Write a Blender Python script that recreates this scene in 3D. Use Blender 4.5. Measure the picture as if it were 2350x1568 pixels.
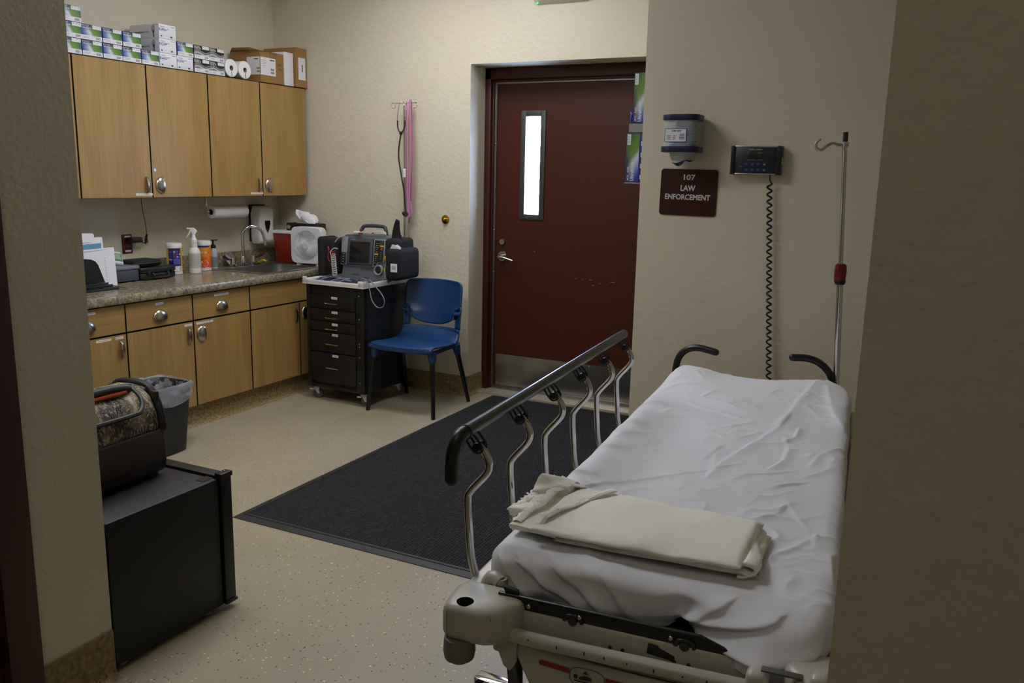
import bpy, bmesh, math, random
from mathutils import Vector, Matrix, noise
for o in list(bpy.data.objects): bpy.data.objects.remove(o)
scene = bpy.context.scene
COL = scene.collection
PI = math.pi
R = math.radians
random.seed(7)

# ------------------------------------------------------------------ camera
yaw, pit, rol = -0.45836, -0.19295, 0.021375
f0 = Vector((math.sin(yaw)*math.cos(pit), math.cos(yaw)*math.cos(pit), math.sin(pit)))
r0 = Vector((math.cos(yaw), -math.sin(yaw), 0)); u0 = r0.cross(f0)
rr = r0*math.cos(rol) + u0*math.sin(rol); uu = -r0*math.sin(rol) + u0*math.cos(rol)
cd = bpy.data.cameras.new('camera'); cam = bpy.data.objects.new('camera', cd); COL.objects.link(cam)
cd.sensor_width = 36; cd.lens = 36*1940/2350; cd.clip_start = 0.02; cd.clip_end = 60
cam.matrix_world = Matrix(((rr.x, uu.x, -f0.x, 0), (rr.y, uu.y, -f0.y, 0), (rr.z, uu.z, -f0.z, 1.5), (0, 0, 0, 1)))
scene.camera = cam

# ------------------------------------------------------------------ world and exposure
w = bpy.data.worlds.new('sky'); scene.world = w; w.use_nodes = True
bg = w.node_tree.nodes['Background']; bg.inputs[0].default_value = (0.45, 0.62, 1.0, 1); bg.inputs[1].default_value = 70.0
scene.view_settings.view_transform = 'Standard'; scene.view_settings.look = 'None'
scene.view_settings.exposure = 0.15; scene.view_settings.gamma = 1.0
scene.view_settings.use_curve_mapping = False
po_l = bpy.data.lights.new('window_portal', 'AREA'); po_l.shape = 'RECTANGLE'; po_l.size = .12; po_l.size_y = .66; po_l.cycles.is_portal = True
po_o = bpy.data.objects.new('window_portal', po_l); COL.objects.link(po_o); po_o.location = (-2.454, 5.29, 1.571); po_o.rotation_euler = (-PI/2, 0, 0)
LAMP = 13.0      # strength of the ceiling light's diffuser
HALL = 1.9       # strength of the added corridor fill light
CEIL = 2.95

# ------------------------------------------------------------------ materials
def lin(h):
    h = h.lstrip('#'); c = [int(h[i:i+2], 16)/255 for i in (0, 2, 4)]
    return tuple((x/12.92 if x <= .04045 else ((x+.055)/1.055)**2.4) for x in c) + (1,)
MATS = {}
def mat(name, col='#888888', rough=.5, metal=0., emit=None, es=1., trans=0., bump=None, spec=None, coat=0., sheen=0., alpha=None):
    if name in MATS: return MATS[name]
    m = bpy.data.materials.new(name); m.use_nodes = True; nt = m.node_tree; b = nt.nodes['Principled BSDF']
    b.inputs['Base Color'].default_value = lin(col); b.inputs['Roughness'].default_value = rough
    b.inputs['Metallic'].default_value = metal
    if trans: b.inputs['Transmission Weight'].default_value = trans
    if spec is not None: b.inputs['Specular IOR Level'].default_value = spec
    if coat: b.inputs['Coat Weight'].default_value = coat
    if sheen: b.inputs['Sheen Weight'].default_value = sheen
    if alpha is not None: b.inputs['Alpha'].default_value = alpha
    if emit: b.inputs['Emission Color'].default_value = lin(emit); b.inputs['Emission Strength'].default_value = es
    if bump:                       # (scale, strength, distance)
        tc = nt.nodes.new('ShaderNodeTexCoord'); n = nt.nodes.new('ShaderNodeTexNoise'); bp = nt.nodes.new('ShaderNodeBump')
        n.inputs['Scale'].default_value = bump[0]; n.inputs['Detail'].default_value = 3
        bp.inputs['Strength'].default_value = bump[1]; bp.inputs['Distance'].default_value = bump[2]
        nt.links.new(tc.outputs['Object'], n.inputs['Vector']); nt.links.new(n.outputs['Fac'], bp.inputs['Height'])
        nt.links.new(bp.outputs['Normal'], b.inputs['Normal'])
    MATS[name] = m; return m
class NT:
    def __init__(s, name, rough=.5, **k):
        s.m = mat(name, rough=rough, **k); s.nt = s.m.node_tree; s.b = s.nt.nodes['Principled BSDF']
        s.tc = s.nt.nodes.new('ShaderNodeTexCoord')
    def n(s, t, **props):
        x = s.nt.nodes.new('ShaderNode'+t)
        for k, v in props.items():
            if k in x.inputs: x.inputs[k].default_value = v
            else: setattr(x, k, v)
        return x
    def l(s, a, b): s.nt.links.new(a, b)
    def mapping(s, scale=(1, 1, 1), loc=(0, 0, 0), rot=(0, 0, 0), src='Object'):
        mp = s.n('Mapping'); mp.inputs['Scale'].default_value = scale; mp.inputs['Location'].default_value = loc
        mp.inputs['Rotation'].default_value = rot
        s.l(s.tc.outputs[src], mp.inputs['Vector']); return mp.outputs[0]
    def ramp(s, fac, stops, interp='LINEAR'):
        r = s.n('ValToRGB'); r.color_ramp.interpolation = interp
        el = r.color_ramp.elements
        while len(el) < len(stops): el.new(.5)
        for e, (p, c) in zip(el, stops): e.position = p; e.color = lin(c) if isinstance(c, str) else c
        s.l(fac, r.inputs[0]); return r.outputs[0]
    def mix(s, fac, a, b, blend='MIX'):
        x = s.n('MixRGB', blend_type=blend)
        for i, v in ((0, fac), (1, a), (2, b)):
            if isinstance(v, (int, float)): x.inputs[i].default_value = v
            elif isinstance(v, str): x.inputs[i].default_value = lin(v)
            else: s.l(v, x.inputs[i])
        return x.outputs[0]
    def math(s, op, a, b=0.):
        x = s.n('Math', operation=op)
        for i, v in ((0, a), (1, b)):
            if isinstance(v, (int, float)): x.inputs[i].default_value = v
            else: s.l(v, x.inputs[i])
        return x.outputs[0]
    def col(s, c): s.l(c, s.b.inputs['Base Color'])
    def bump(s, h, strength=.3, dist=.002):
        bp = s.n('Bump'); bp.inputs['Strength'].default_value = strength; bp.inputs['Distance'].default_value = dist
        s.l(h, bp.inputs['Height']); s.l(bp.outputs[0], s.b.inputs['Normal'])

# painted orange-peel plaster
t = NT('wall_paint', .62)
n1 = t.n('TexNoise', Scale=42., Detail=3.); t.l(t.mapping(), n1.inputs['Vector'])
n2 = t.n('TexNoise', Scale=14., Detail=2.); t.l(t.mapping(), n2.inputs['Vector'])
n3 = t.n('TexNoise', Scale=1.3, Detail=2.); t.l(t.mapping(), n3.inputs['Vector'])
t.col(t.ramp(n3.outputs[0], [(.3, '#cac2ab'), (.7, '#cfc8b2')]))
hh = t.math('ADD', t.ramp(n1.outputs[0], [(.42, (0, 0, 0, 1)), (.62, (1, 1, 1, 1))]), t.math('MULTIPLY', n2.outputs[0], .7))
t.bump(hh, .22, .0035)
WALL = t.m
# resin floor with flecks
t = NT('floor_vinyl', .42)
def flecks(t, base, specs, jitter=1.0):
    c = base
    for scale, size, colr in specs:
        v = t.n('TexVoronoi', Scale=scale); v.inputs['Randomness'].default_value = 1.0
        t.l(t.mapping(loc=(scale, scale*.37, 0)), v.inputs['Vector'])
        f = t.ramp(v.outputs['Distance'], [(size, (1, 1, 1, 1)), (size+.02, (0, 0, 0, 1))])
        rnd = t.n('SeparateColor'); t.l(v.outputs['Color'], rnd.inputs[0])
        keep = t.math('GREATER_THAN', rnd.outputs[0], .62)
        c = t.mix(t.math('MULTIPLY', f, keep), c, colr)
    return c
nz = t.n('TexNoise', Scale=2.2, Detail=5.); t.l(t.mapping(), nz.inputs['Vector'])
base = t.ramp(nz.outputs[0], [(.3, '#978e75'), (.7, '#a2987f')])
t.col(flecks(t, base, [(55, .15, '#4a4238'), (38, .13, '#d9c48c'), (70, .16, '#8b7a5c'), (47, .10, '#dcd6c8'), (30, .09, '#3c3a3a')]))
FLOOR = t.m
t = NT('cove_flake', .6)
nz = t.n('TexNoise', Scale=60., Detail=4.); t.l(t.mapping(), nz.inputs['Vector'])
base = t.ramp(nz.outputs[0], [(.3, '#6b5a33'), (.5, '#857046'), (.7, '#9d8a5c')])
t.col(flecks(t, base, [(120, .3, '#3a3226'), (150, .3, '#b09c6a')]))
t.bump(nz.outputs[0], .3, .002)
COVE = t.m
def wood(name, grain):
    t = NT(name, .42)
    sc = {'z': (26, 26, 1.1), 'y': (26, 1.1, 26)}[grain]
    a = t.n('TexNoise', Scale=3.2, Detail=6., Roughness=.6); t.l(t.mapping(scale=sc), a.inputs['Vector'])
    sc2 = {'z': (5, 5, .55), 'y': (5, .55, 5)}[grain]
    b_ = t.n('TexNoise', Scale=2., Detail=2., Distortion=.6); t.l(t.mapping(scale=sc2, loc=(3, 1, 2)), b_.inputs['Vector'])
    c1 = t.ramp(a.outputs[0], [(.32, '#8a6a38'), (.5, '#9c7a42'), (.68, '#a8874e')])
    c2 = t.ramp(b_.outputs[0], [(.35, '#90703e'), (.65, '#a98a54')])
    t.col(t.mix(.45, c1, c2)); t.bump(a.outputs[0], .08, .001)
    return t.m
WOODV, WOODH = wood('oak_laminate_upright', 'z'), wood('oak_laminate_level', 'y')
t = NT('stone_laminate', .22)
a = t.n('TexVoronoi', Scale=95.); t.l(t.mapping(), a.inputs['Vector'])
b_ = t.n('TexNoise', Scale=38., Detail=5., Roughness=.7); t.l(t.mapping(), b_.inputs['Vector'])
sp = t.n('SeparateColor'); t.l(a.outputs['Color'], sp.inputs[0])
c1 = t.ramp(sp.outputs[0], [(0, '#433d34'), (.25, '#73685a'), (.5, '#95876d'), (.75, '#807868'), (1, '#b8a888')])
c2 = t.ramp(b_.outputs[0], [(.35, '#403a32'), (.5, '#877a64'), (.65, '#aa9b7e')])
t.col(t.mix(.5, c1, c2)); STONE = t.m
# ribbed entrance mat
t = NT('mat_pile', .95, spec=.15)
br = t.n('TexVoronoi', Scale=1.); br.inputs['Randomness'].default_value = .6
t.l(t.mapping(scale=(110, 60, 60)), br.inputs['Vector'])
wv = t.n('TexWave', Scale=22., Distortion=.4); wv.inputs['Detail'].default_value = 0; t.l(t.mapping(), wv.inputs['Vector'])
nz = t.n('TexNoise', Scale=120., Detail=3.); t.l(t.mapping(), nz.inputs['Vector'])
sp = t.n('SeparateColor'); t.l(br.outputs['Color'], sp.inputs[0])
c1 = t.ramp(sp.outputs[1], [(.0, '#1d1d1e'), (.6, '#29292a'), (.85, '#303031'), (1, '#404041')])
t.col(t.mix(.5, c1, t.ramp(wv.outputs[0], [(.2, '#141415'), (.6, '#343435')])))
t.bump(t.math('ADD', wv.outputs[0], br.outputs['Distance']), .6, .004)
MATP = t.m
RUBBER = mat('black_rubber', '#232222', .55)
DOORP = mat('door_red_paint', '#411809', .45, spec=.3, bump=(160, .12, .001))
FRAMEP = mat('frame_red_paint', '#3c140a', .45, spec=.35)
STEEL = mat('brushed_steel', '#b9b9b7', .28, 1., bump=(90, .05, .001))
KICK = mat('kick_plate_steel', '#a8a7a2', .24, 1., bump=(25, .10, .002))
CHROME = mat('chrome', '#c9c9c9', .08, 1.)
NICKEL = mat('satin_nickel', '#b5aea2', .25, 1.)
DARKST = mat('dark_glazing_frame', '#333a33', .5)
BLACKP = mat('black_plastic', '#141414', .38)
BLACKM = mat('black_matte', '#111111', .6)
BLACKC = mat('black_cordura', '#121212', .85, bump=(300, .4, .001))
WHITEP = mat('white_plastic', '#dcdcda', .35)
WHITEM = mat('white_paper', '#dddde0', .7)
PAPERG = mat('grey_print', '#8a8a90', .7)
INK = mat('dark_print', '#2a2a30', .7)
BLUEINK = mat('blue_print', '#2c2f9c', .6)
GREYP = mat('grey_plastic', '#6d7278', .4)
GREYD = mat('dark_grey_plastic', '#3c4046', .45)
CARD = mat('cardboard', '#96703f', .75, bump=(60, .1, .001))
GAP = mat('black_edge_band', '#080807', .7)
GLASS = mat('clear_plastic', '#ffffff', .05, trans=1.)
STRETG = mat('stretcher_grey_enamel', '#b7b5a8', .33)
RED = mat('red_paint', '#7a1410', .4)
SHEETM = mat('white_cotton', '#dddfe4', .85, sheen=.2, bump=(500, .12, .0006))
BLANK = mat('cream_flannel', '#efede2', .95, sheen=.1, bump=(260, .5, .0015))
NAVY = mat('navy_plastic', '#15183c', .35)
LABELT = mat('label_tape', '#dcdad2', .5)

# ------------------------------------------------------------------ mesh helpers
def text_data(s, bold=0.0, cache={}):
    k = (s, bold)
    if k not in cache:
        cu = bpy.data.curves.new('t', 'FONT'); cu.body = s; cu.size = 1; cu.align_x = 'CENTER'; cu.align_y = 'CENTER'
        cu.offset = bold; cu.resolution_u = 3
        o = bpy.data.objects.new('t', cu); COL.objects.link(o)
        dg = bpy.context.evaluated_depsgraph_get(); dg.update()
        me = bpy.data.meshes.new_from_object(o.evaluated_get(dg))
        cache[k] = ([v.co.copy() for v in me.vertices], [tuple(p.vertices) for p in me.polygons])
        bpy.data.objects.remove(o); bpy.data.curves.remove(cu); bpy.data.meshes.remove(me)
    return cache[k]
class MB:
    def __init__(s): s.v = []; s.f = []; s.m = []; s.M = Matrix()
    def add(s, vs, fs, m=0):
        b = len(s.v); s.v += [s.M @ Vector(v) for v in vs]
        s.f += [tuple(i+b for i in f) for f in fs]; s.m += [m]*len(fs); return s
    def box(s, x0, x1, y0, y1, z0, z1, b=0., m=0, seg=2):
        bm = bmesh.new(); bmesh.ops.create_cube(bm, size=1)
        for v in bm.verts: v.co = Vector(((x0+x1)/2+v.co.x*(x1-x0), (y0+y1)/2+v.co.y*(y1-y0), (z0+z1)/2+v.co.z*(z1-z0)))
        if b: bmesh.ops.bevel(bm, geom=list(bm.edges), offset=min(b, .49*min(x1-x0, y1-y0, z1-z0)), segments=seg, affect='EDGES', profile=.5)
        bm.verts.index_update()
        s.add([v.co for v in bm.verts], [tuple(v.index for v in f.verts) for f in bm.faces], m); bm.free(); return s
    def prism(s, pts, ext, m=0, b=0.):
        ext = Vector(ext); n = len(pts); P = [Vector(p) for p in pts]; Q = [p+ext for p in P]
        if b:
            bm = bmesh.new(); va = [bm.verts.new(p) for p in P+Q]
            bm.faces.new(va[:n]); bm.faces.new(va[n:][::-1])
            for i in range(n): bm.faces.new((va[i], va[i+n], va[(i+1) % n+n], va[(i+1) % n]))
            bmesh.ops.recalc_face_normals(bm, faces=bm.faces)
            bmesh.ops.bevel(bm, geom=list(bm.edges), offset=b, segments=3, affect='EDGES', profile=.5)
            bm.verts.index_update(); s.add([v.co for v in bm.verts], [tuple(v.index for v in f.verts) for f in bm.faces], m); bm.free(); return s
        s.add(P+Q, [tuple(range(n)), tuple(range(2*n-1, n-1, -1))]+[(i, i+n, (i+1) % n+n, (i+1) % n) for i in range(n)], m); return s
    def tube(s, pts, r, n=12, m=0, closed=False, smooth=0, caps=True):
        P = [Vector(p) for p in pts]
        rs = list(r) if hasattr(r, '__len__') else [r]*len(P)
        if smooth:
            Q = []; RR = []; N = len(P)
            for i in range(N if closed else N-1):
                p0 = P[(i-1) % N] if (closed or i) else P[0]; p1 = P[i]; p2 = P[(i+1) % N]
                p3 = P[(i+2) % N] if (closed or i < N-2) else P[-1]
                for k in range(smooth):
                    a = k/smooth
                    Q.append(.5*((2*p1)+(p2-p0)*a+(2*p0-5*p1+4*p2-p3)*a*a+(3*p1-p0-3*p2+p3)*a**3))
                    RR.append(rs[i]*(1-a)+rs[(i+1) % N]*a)
            if not closed: Q.append(P[-1]); RR.append(rs[-1])
            P, rs = Q, RR
        N = len(P); vs = []; fs = []; up = None
        for i, p in enumerate(P):
            d = (P[(i+1) % N]-P[i-1]) if closed else (P[min(i+1, N-1)]-P[max(i-1, 0)])
            d.normalize()
            if up is None: up = Vector((0, 0, 1)) if abs(d.z) < .9 else Vector((1, 0, 0))
            a = d.cross(up)
            if a.length < 1e-6: a = d.orthogonal()
            a.normalize(); up = a.cross(d).normalized()
            vs += [p+rs[i]*(a*math.cos(2*PI*k/n)+up*math.sin(2*PI*k/n)) for k in range(n)]
        for i in range(N if closed else N-1):
            j = (i+1) % N
            fs += [(i*n+k, i*n+(k+1) % n, j*n+(k+1) % n, j*n+k) for k in range(n)]
        if caps and not closed: fs += [tuple(range(n))[::-1], tuple((N-1)*n+k for k in range(n))]
        return s.add(vs, fs, m)
    def cyl(s, p0, p1, r0, r1=None, n=24, m=0):
        return s.tube([p0, p1], [r0, r0 if r1 is None else r1], n, m)
    def lathe(s, prof, n=32, c=(0, 0, 0), m=0, sx=1., sy=1.):
        vs = []; fs = []
        for (r, z) in prof: vs += [(c[0]+sx*r*math.cos(2*PI*k/n), c[1]+sy*r*math.sin(2*PI*k/n), c[2]+z) for k in range(n)]
        for i in range(len(prof)-1): fs += [(i*n+k, i*n+(k+1) % n, (i+1)*n+(k+1) % n, (i+1)*n+k) for k in range(n)]
        if prof[0][0] > 1e-5: fs.append(tuple(range(n))[::-1])
        if prof[-1][0] > 1e-5: fs.append(tuple((len(prof)-1)*n+k for k in range(n)))
        return s.add(vs, fs, m)
    def grid(s, fn, nu, nv, m=0, wrapu=False):
        vs = [fn(i/(nu if wrapu else nu-1), j/(nv-1)) for j in range(nv) for i in range(nu)]
        fs = [(j*nu+i, j*nu+(i+1) % nu, (j+1)*nu+(i+1) % nu, (j+1)*nu+i) for j in range(nv-1) for i in range(nu if wrapu else nu-1)]
        return s.add(vs, fs, m)
    def ball(s, c, r, n=16, m=0, sz=1.):
        return s.lathe([(r*math.sin(PI*k/n), -r*sz*math.cos(PI*k/n)) for k in range(n+1)], n*2, c, m)
    def text(s, st, size, pos, right, up, m=0, bold=0., lift=.0004, sx=1.):
        V, F = text_data(st, bold); right = Vector(right); up = Vector(up); nrm = right.cross(up); pos = Vector(pos)
        return s.add([pos+right*(v.x*size*sx)+up*(v.y*size)+nrm*lift for v in V], F, m)
    def quad(s, pos, right, up, w_, h_, m=0, lift=.0003):
        right = Vector(right); up = Vector(up); nrm = right.cross(up); pos = Vector(pos)+nrm*lift
        return s.add([pos-right*w_/2-up*h_/2, pos+right*w_/2-up*h_/2, pos+right*w_/2+up*h_/2, pos-right*w_/2+up*h_/2], [(0, 1, 2, 3)], m)
    def build(s, name, mats, parent=None, smooth=35, label=None, solid=0.):
        me = bpy.data.meshes.new(name); me.from_pydata([tuple(v) for v in s.v], [], s.f)
        if not isinstance(mats, (list, tuple)): mats = [mats]
        for m in mats: me.materials.append(m)
        me.polygons.foreach_set('material_index', s.m); me.validate(); me.update()
        bm = bmesh.new(); bm.from_mesh(me); bmesh.ops.recalc_face_normals(bm, faces=bm.faces); bm.to_mesh(me); bm.free()
        if smooth:
            me.polygons.foreach_set('use_smooth', [True]*len(me.polygons)); me.set_sharp_from_angle(angle=R(smooth))
        o = bpy.data.objects.new(name, me); COL.objects.link(o)
        if parent: o.parent = parent
        if label: o['label'] = label
        if solid:
            md = o.modifiers.new('thickness', 'SOLIDIFY'); md.thickness = solid; md.offset = -1
        return o
def tag(o, label=None, cat=None, group=None, kind=None):
    if label: o['label'] = label
    if cat: o['category'] = cat
    if group: o['group'] = group
    if kind: o['kind'] = kind
    return o
def thing(name, label, cat, loc=(0, 0, 0), rz=0, group=None, rot=None):
    o = bpy.data.objects.new(name, None); COL.objects.link(o); o.empty_display_size = .05
    o.location = loc; o.rotation_euler = rot or (0, 0, rz); return tag(o, label, cat, group)
def dup(root, label, loc=None, rot=None, group=None):
    c = root.copy(); COL.objects.link(c)
    if loc is not None: c.location = loc
    if rot is not None: c.rotation_euler = rot
    c['label'] = label
    if group: c['group'] = group
    for ch in [x for x in bpy.data.objects if x.parent == root]:
        d = ch.copy(); COL.objects.link(d); d.parent = c
        for g in [x for x in bpy.data.objects if x.parent == ch]:
            e = g.copy(); COL.objects.link(e); e.parent = d
    return c
def struct(name, mb, m, **k): return tag(mb.build(name, m, **k), kind='structure')

# ------------------------------------------------------------------ the room
struct('floor', MB().box(-4.6, 1.4, -2.2, 5.6, -.1, 0), FLOOR)
struct('ceiling', MB().box(-4.6, 1.4, -2.2, 5.6, CEIL, CEIL+.1), mat('ceiling_paint', '#d8d4c6', .8))
struct('wall_left', MB().box(-4.58, -4.43, 1.3, 5.3, 0, CEIL), WALL)
RX0, RX1, RTOP = -2.79, -1.60, 2.205          # door recess
wb = MB(); wb.box(-4.43, RX0, 4.97, 5.27, 0, CEIL); wb.box(RX1, -1.22, 4.97, 5.27, 0, CEIL); wb.box(RX0, RX1, 4.97, 5.27, RTOP, CEIL)
struct('wall_back', wb, WALL)
struct('wall_right', MB().box(-1.22, 1.35, 3.75, 5.27, 0, CEIL), WALL)
struct('wall_side', MB().box(1.2, 1.35, -2.1, 3.75, 0, CEIL), WALL)
wf = MB(); wf.box(-4.58, -2.07, 1.30, 1.545, 0, CEIL)
struct('wall_front_left', wf, WALL)
struct('wall_front_right', MB().box(-.069, 1.2, 1.15, 1.27, 0, CEIL), WALL)
struct('wall_corridor', MB().box(-4.6, 1.35, -2.2, -2.05, 0, CEIL).box(-4.6, -4.45, -2.05, 1.3, 0, CEIL).box(-4.45, -2.14, .1, .2, 0, CEIL).box(-2.3, -2.14, -2.05, .1, 0, CEIL), WALL)
# flaked cove skirting
def cove(mb, p0, p1, nrm, h=.135):
    p0 = Vector(p0); p1 = Vector(p1); n = Vector(nrm)
    prof = [(0, h), (.006, h), (.006, .03), (.010, .014), (.020, .004), (.032, .0005), (0, .0005)]
    mb.prism([p0+n*a+Vector((0, 0, z)) for a, z in prof], p1-p0)
struct('baseboard_back', (lambda b: (cove(b, (-4.43, 4.97, 0), (RX0, 4.97, 0), (0, -1, 0)), cove(b, (RX0, 4.96, 0), (RX0, 5.18, 0), (1, 0, 0)), b)[-1])(MB()), COVE)
struct('baseboard_right', (lambda b: (cove(b, (-1.22, 3.75, 0), (1.2, 3.75, 0), (0, -1, 0)), b)[-1])(MB()), COVE)
struct('baseboard_front', (lambda b: (cove(b, (-2.07, 1.316, 0), (-2.07, 1.545, 0), (1, 0, 0), .15), b)[-1])(MB()), COVE)
# frame of the opening at the left edge of the view
tr = MB(); tr.box(-2.14, -2.045, 1.222, 1.314, 0, 2.2, .004); tr.box(-2.14, -2.075, 1.17, 1.222, 0, 2.2, .003)
struct('trim_1', tr, mat('near_frame_paint', '#3c1210', .5))
d2 = struct('door_2', MB().box(-2.135, -2.09, .25, 1.168, .01, 2.15, .002), mat('near_door_paint', '#26100c', .5))

# ------------------------------------------------------------------ the red door
d1 = MB(); LX0, LX1, LT = -2.735, -1.668, 2.105
WX0, WX1, WZ0, WZ1 = -2.508, -2.400, 1.250, 1.893
for a in ((LX0, WX0, .012, LT), (WX1, LX1, .012, LT), (WX0, WX1, .012, WZ0), (WX0, WX1, WZ1, LT)):
    d1.box(a[0], a[1], 5.23, 5.275, a[2], a[3])
door = struct('door_1', d1, DOORP)
fr = MB()
fr.box(RX0-.01, LX0-.012, 5.17, 5.30, 0, 2.2, .002); fr.box(LX0-.022, LX0-.004, 5.20, 5.30, 0, 2.15, .002)
fr.box(LX1+.012, RX1+.002, 5.17, 5.30, 0, 2.2, .002)
fr.box(RX0-.01, RX1, 5.17, 5.30, LT+.025, 2.2, .002); fr.box(RX0+.03, RX1, 5.20, 5.30, LT+.01, LT+.03, .002)
fr.box(LX1-.02, RX1+.002, 5.277, 5.31, 0, 2.2); fr.box(RX0-.01, LX0+.02, 5.277, 5.31, 0, 2.2); fr.box(RX0-.01, RX1, 5.277, 5.31, LT-.02, 2.21)
fr.build('door_frame', FRAMEP, door)
ws = MB(); ws.box(LX0-.004, LX0+.012, 5.218, 5.232, .01, LT+.006); ws.box(LX0, LX1, 5.218, 5.232, LT, LT+.010)
for k in range(14): ws.ball((LX0+.004, 5.218, .12+k*.145), .004, 5, 1)
ws.build('weather_strip', [mat('aluminium_strip', '#8d8a84', .4, 1.), CHROME], door)
wfm = MB(); fw = .036
for a in ((WX0-fw, WX0, WZ0-fw, WZ1+fw), (WX1, WX1+fw, WZ0-fw, WZ1+fw), (WX0, WX1, WZ0-fw, WZ0), (WX0, WX1, WZ1, WZ1+fw)):
    wfm.box(a[0], a[1], 5.220, 5.232, a[2], a[3], .003)
for sx in (WX0-fw/2, WX1+fw/2):
    for k in range(4): wfm.ball((sx, 5.220, WZ0+.02+k*.2), .004, 5)
wfr = wfm.build('window_frame', DARKST, door)
MB().box(WX0, WX1, 5.250, 5.256, WZ0, WZ1).build('window_pane', mat('door_glass', '#f4f8ff', .02, alpha=.06), door)
kp = MB(); kp.box(LX0+.03, LX1-.01, 5.2265, 5.23, .035, .262)
for k in range(8):
    for z in (.048, .250): kp.ball((LX0+.045+k*.139, 5.2265, z), .0045, 5)
kp.build('kick_plate', KICK, door)
sw = MB(); sw.box(LX0, LX1, 5.21, 5.23, .012, .034, .002); sw.build('door_sweep', mat('aluminium_strip'), door)
MB().box(RX0+.01, RX1, 5.08, 5.30, .0, .012, .003).build('threshold', mat('threshold_metal', '#b8b2a2', .45, .6), door)
dh = MB(); c = (-2.668, 5.23, .955)
dh.cyl((c[0], 5.23, c[2]), (c[0], 5.222, c[2]), .037, .034); dh.cyl((c[0], 5.222, c[2]), (c[0], 5.175, c[2]), .014, .014)
dh.tube([(c[0], 5.18, c[2]), (c[0]+.004, 5.168, c[2]), (c[0]+.05, 5.163, c[2]-.006), (c[0]+.11, 5.168, c[2]-.022)], [.015, .014, .010, .008], 12, smooth=5)
dh.build('door_handle', NICKEL, door)
dl = MB(); dl.cyl((-2.668, 5.23, 1.055), (-2.668, 5.214, 1.055), .023, .019); dl.box(-2.6705, -2.6655, 5.212, 5.216, 1.045, 1.065)
dl.build('lock_cylinder', NICKEL, door)
sc = MB(); random.seed(3)
for (x, z, l) in ((-2.02, .835, .02), (-1.87, .83, .028), (-2.07, .833, .008), (-2.12, .836, .010), (-1.95, .815, .008), (-2.0, .80, .02), (-2.43, 1.0, .012)):
    sc.box(x, x+l, 5.2288, 5.2302, z, z+.004)
sc.build('scuff_marks', mat('scuff', '#8f7668', .7), door)

# ------------------------------------------------------------------ ceiling lights and an added corridor fill
def troffer(name, label, x, y, w_, l_, strength, col):
    t = thing(name, label, 'ceiling light', (x, y, CEIL))
    f = MB(); a, b = w_/2, l_/2
    for q in ((-a-.03, a+.03, -b-.03, -b), (-a-.03, a+.03, b, b+.03), (-a-.03, -a, -b, b), (a, a+.03, -b, b)): f.box(*q, -.03, 0, .004)
    f.build('frame', WHITEP, t)
    MB().box(-a, a, -b, b, -.022, -.004).build('diffuser', mat(name+'_diffuser', '#ffffff', .5, emit=col, es=strength), t)
    return t
troffer('ceiling_light', 'white rectangular ceiling light nearest the red door', -2.65, 3.95, 1.2, .6, LAMP*.98, '#f8f8ff')
troffer('ceiling_light', 'white rectangular ceiling light nearer the front opening', -2.45, 2.15, 1.2, .6, LAMP*1.8, '#f8f8ff')
troffer('corridor_fill', 'added fill light panel, unseen, over the corridor behind the opening', -.7, .0, .6, 1.2, HALL, '#fff2e0')  # unseen fill panel, added to brighten the near walls

# ------------------------------------------------------------------ cabinets along the left wall
def W(loc):
    m = MB(); m.M = Matrix.Translation(-Vector(loc)); return m
def cup_pull(mb, c, long_ax, short_ax, out, L=.048, S=.023, D=.021, m=0):
    """half-dome pull: open on the +short side"""
    c = Vector(c); la = Vector(long_ax); sa = Vector(short_ax); ou = Vector(out)
    def fn(u, v, k=1.0):
        th = PI*u; ph = v*(PI/2+.25)
        e = math.sin(th)**.8 if th > 1e-6 and th < PI-1e-6 else 0
        return c + la*(L*math.cos(th)*k) - sa*(S*2*e*math.cos(ph)*k) + ou*(D*e*math.sin(ph)*k+.0006) + sa*S
    mb.grid(lambda u, v: fn(u, v), 25, 11, m); mb.grid(lambda u, v: fn(u, v, .94), 25, 11, m)
    mb.add([fn(i/24, 1, k) for k in (1, .94) for i in range(25)], [(i, i+1, 26+i, 25+i) for i in range(24)], m)
def label_strip(c, w_, parent, loc, right=(0, 1, 0), up=(0, 0, 1), h=.013, n=5):
    mb = W(loc); c = Vector(c); nr = Vector(right).cross(Vector(up))
    mb.quad(c, right, up, w_, h, 0, .0008)
    for k in range(n):
        a = -w_*.36 + k*w_*.72/n
        mb.quad(c+Vector(right)*(a+w_*.06)+Vector(up)*0, right, up, w_*.10, h*.22, 1, .0012)
    mb.build('label_strip', [LABELT, PAPERG], parent, smooth=0)
def slab(loc, x, a, b, z0, z1):     # laminate face with a black edge band
    return W(loc).box(x-DT, x-.0012, a+.004, b-.004, z0, z1, .0, 1).box(x-.0012, x, a+.0052, b-.0052, z0+.001, z1-.001, 0, 0)
UX = -4.13; UZ0, UZ1 = 1.334, 2.080
DT = .019
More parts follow.
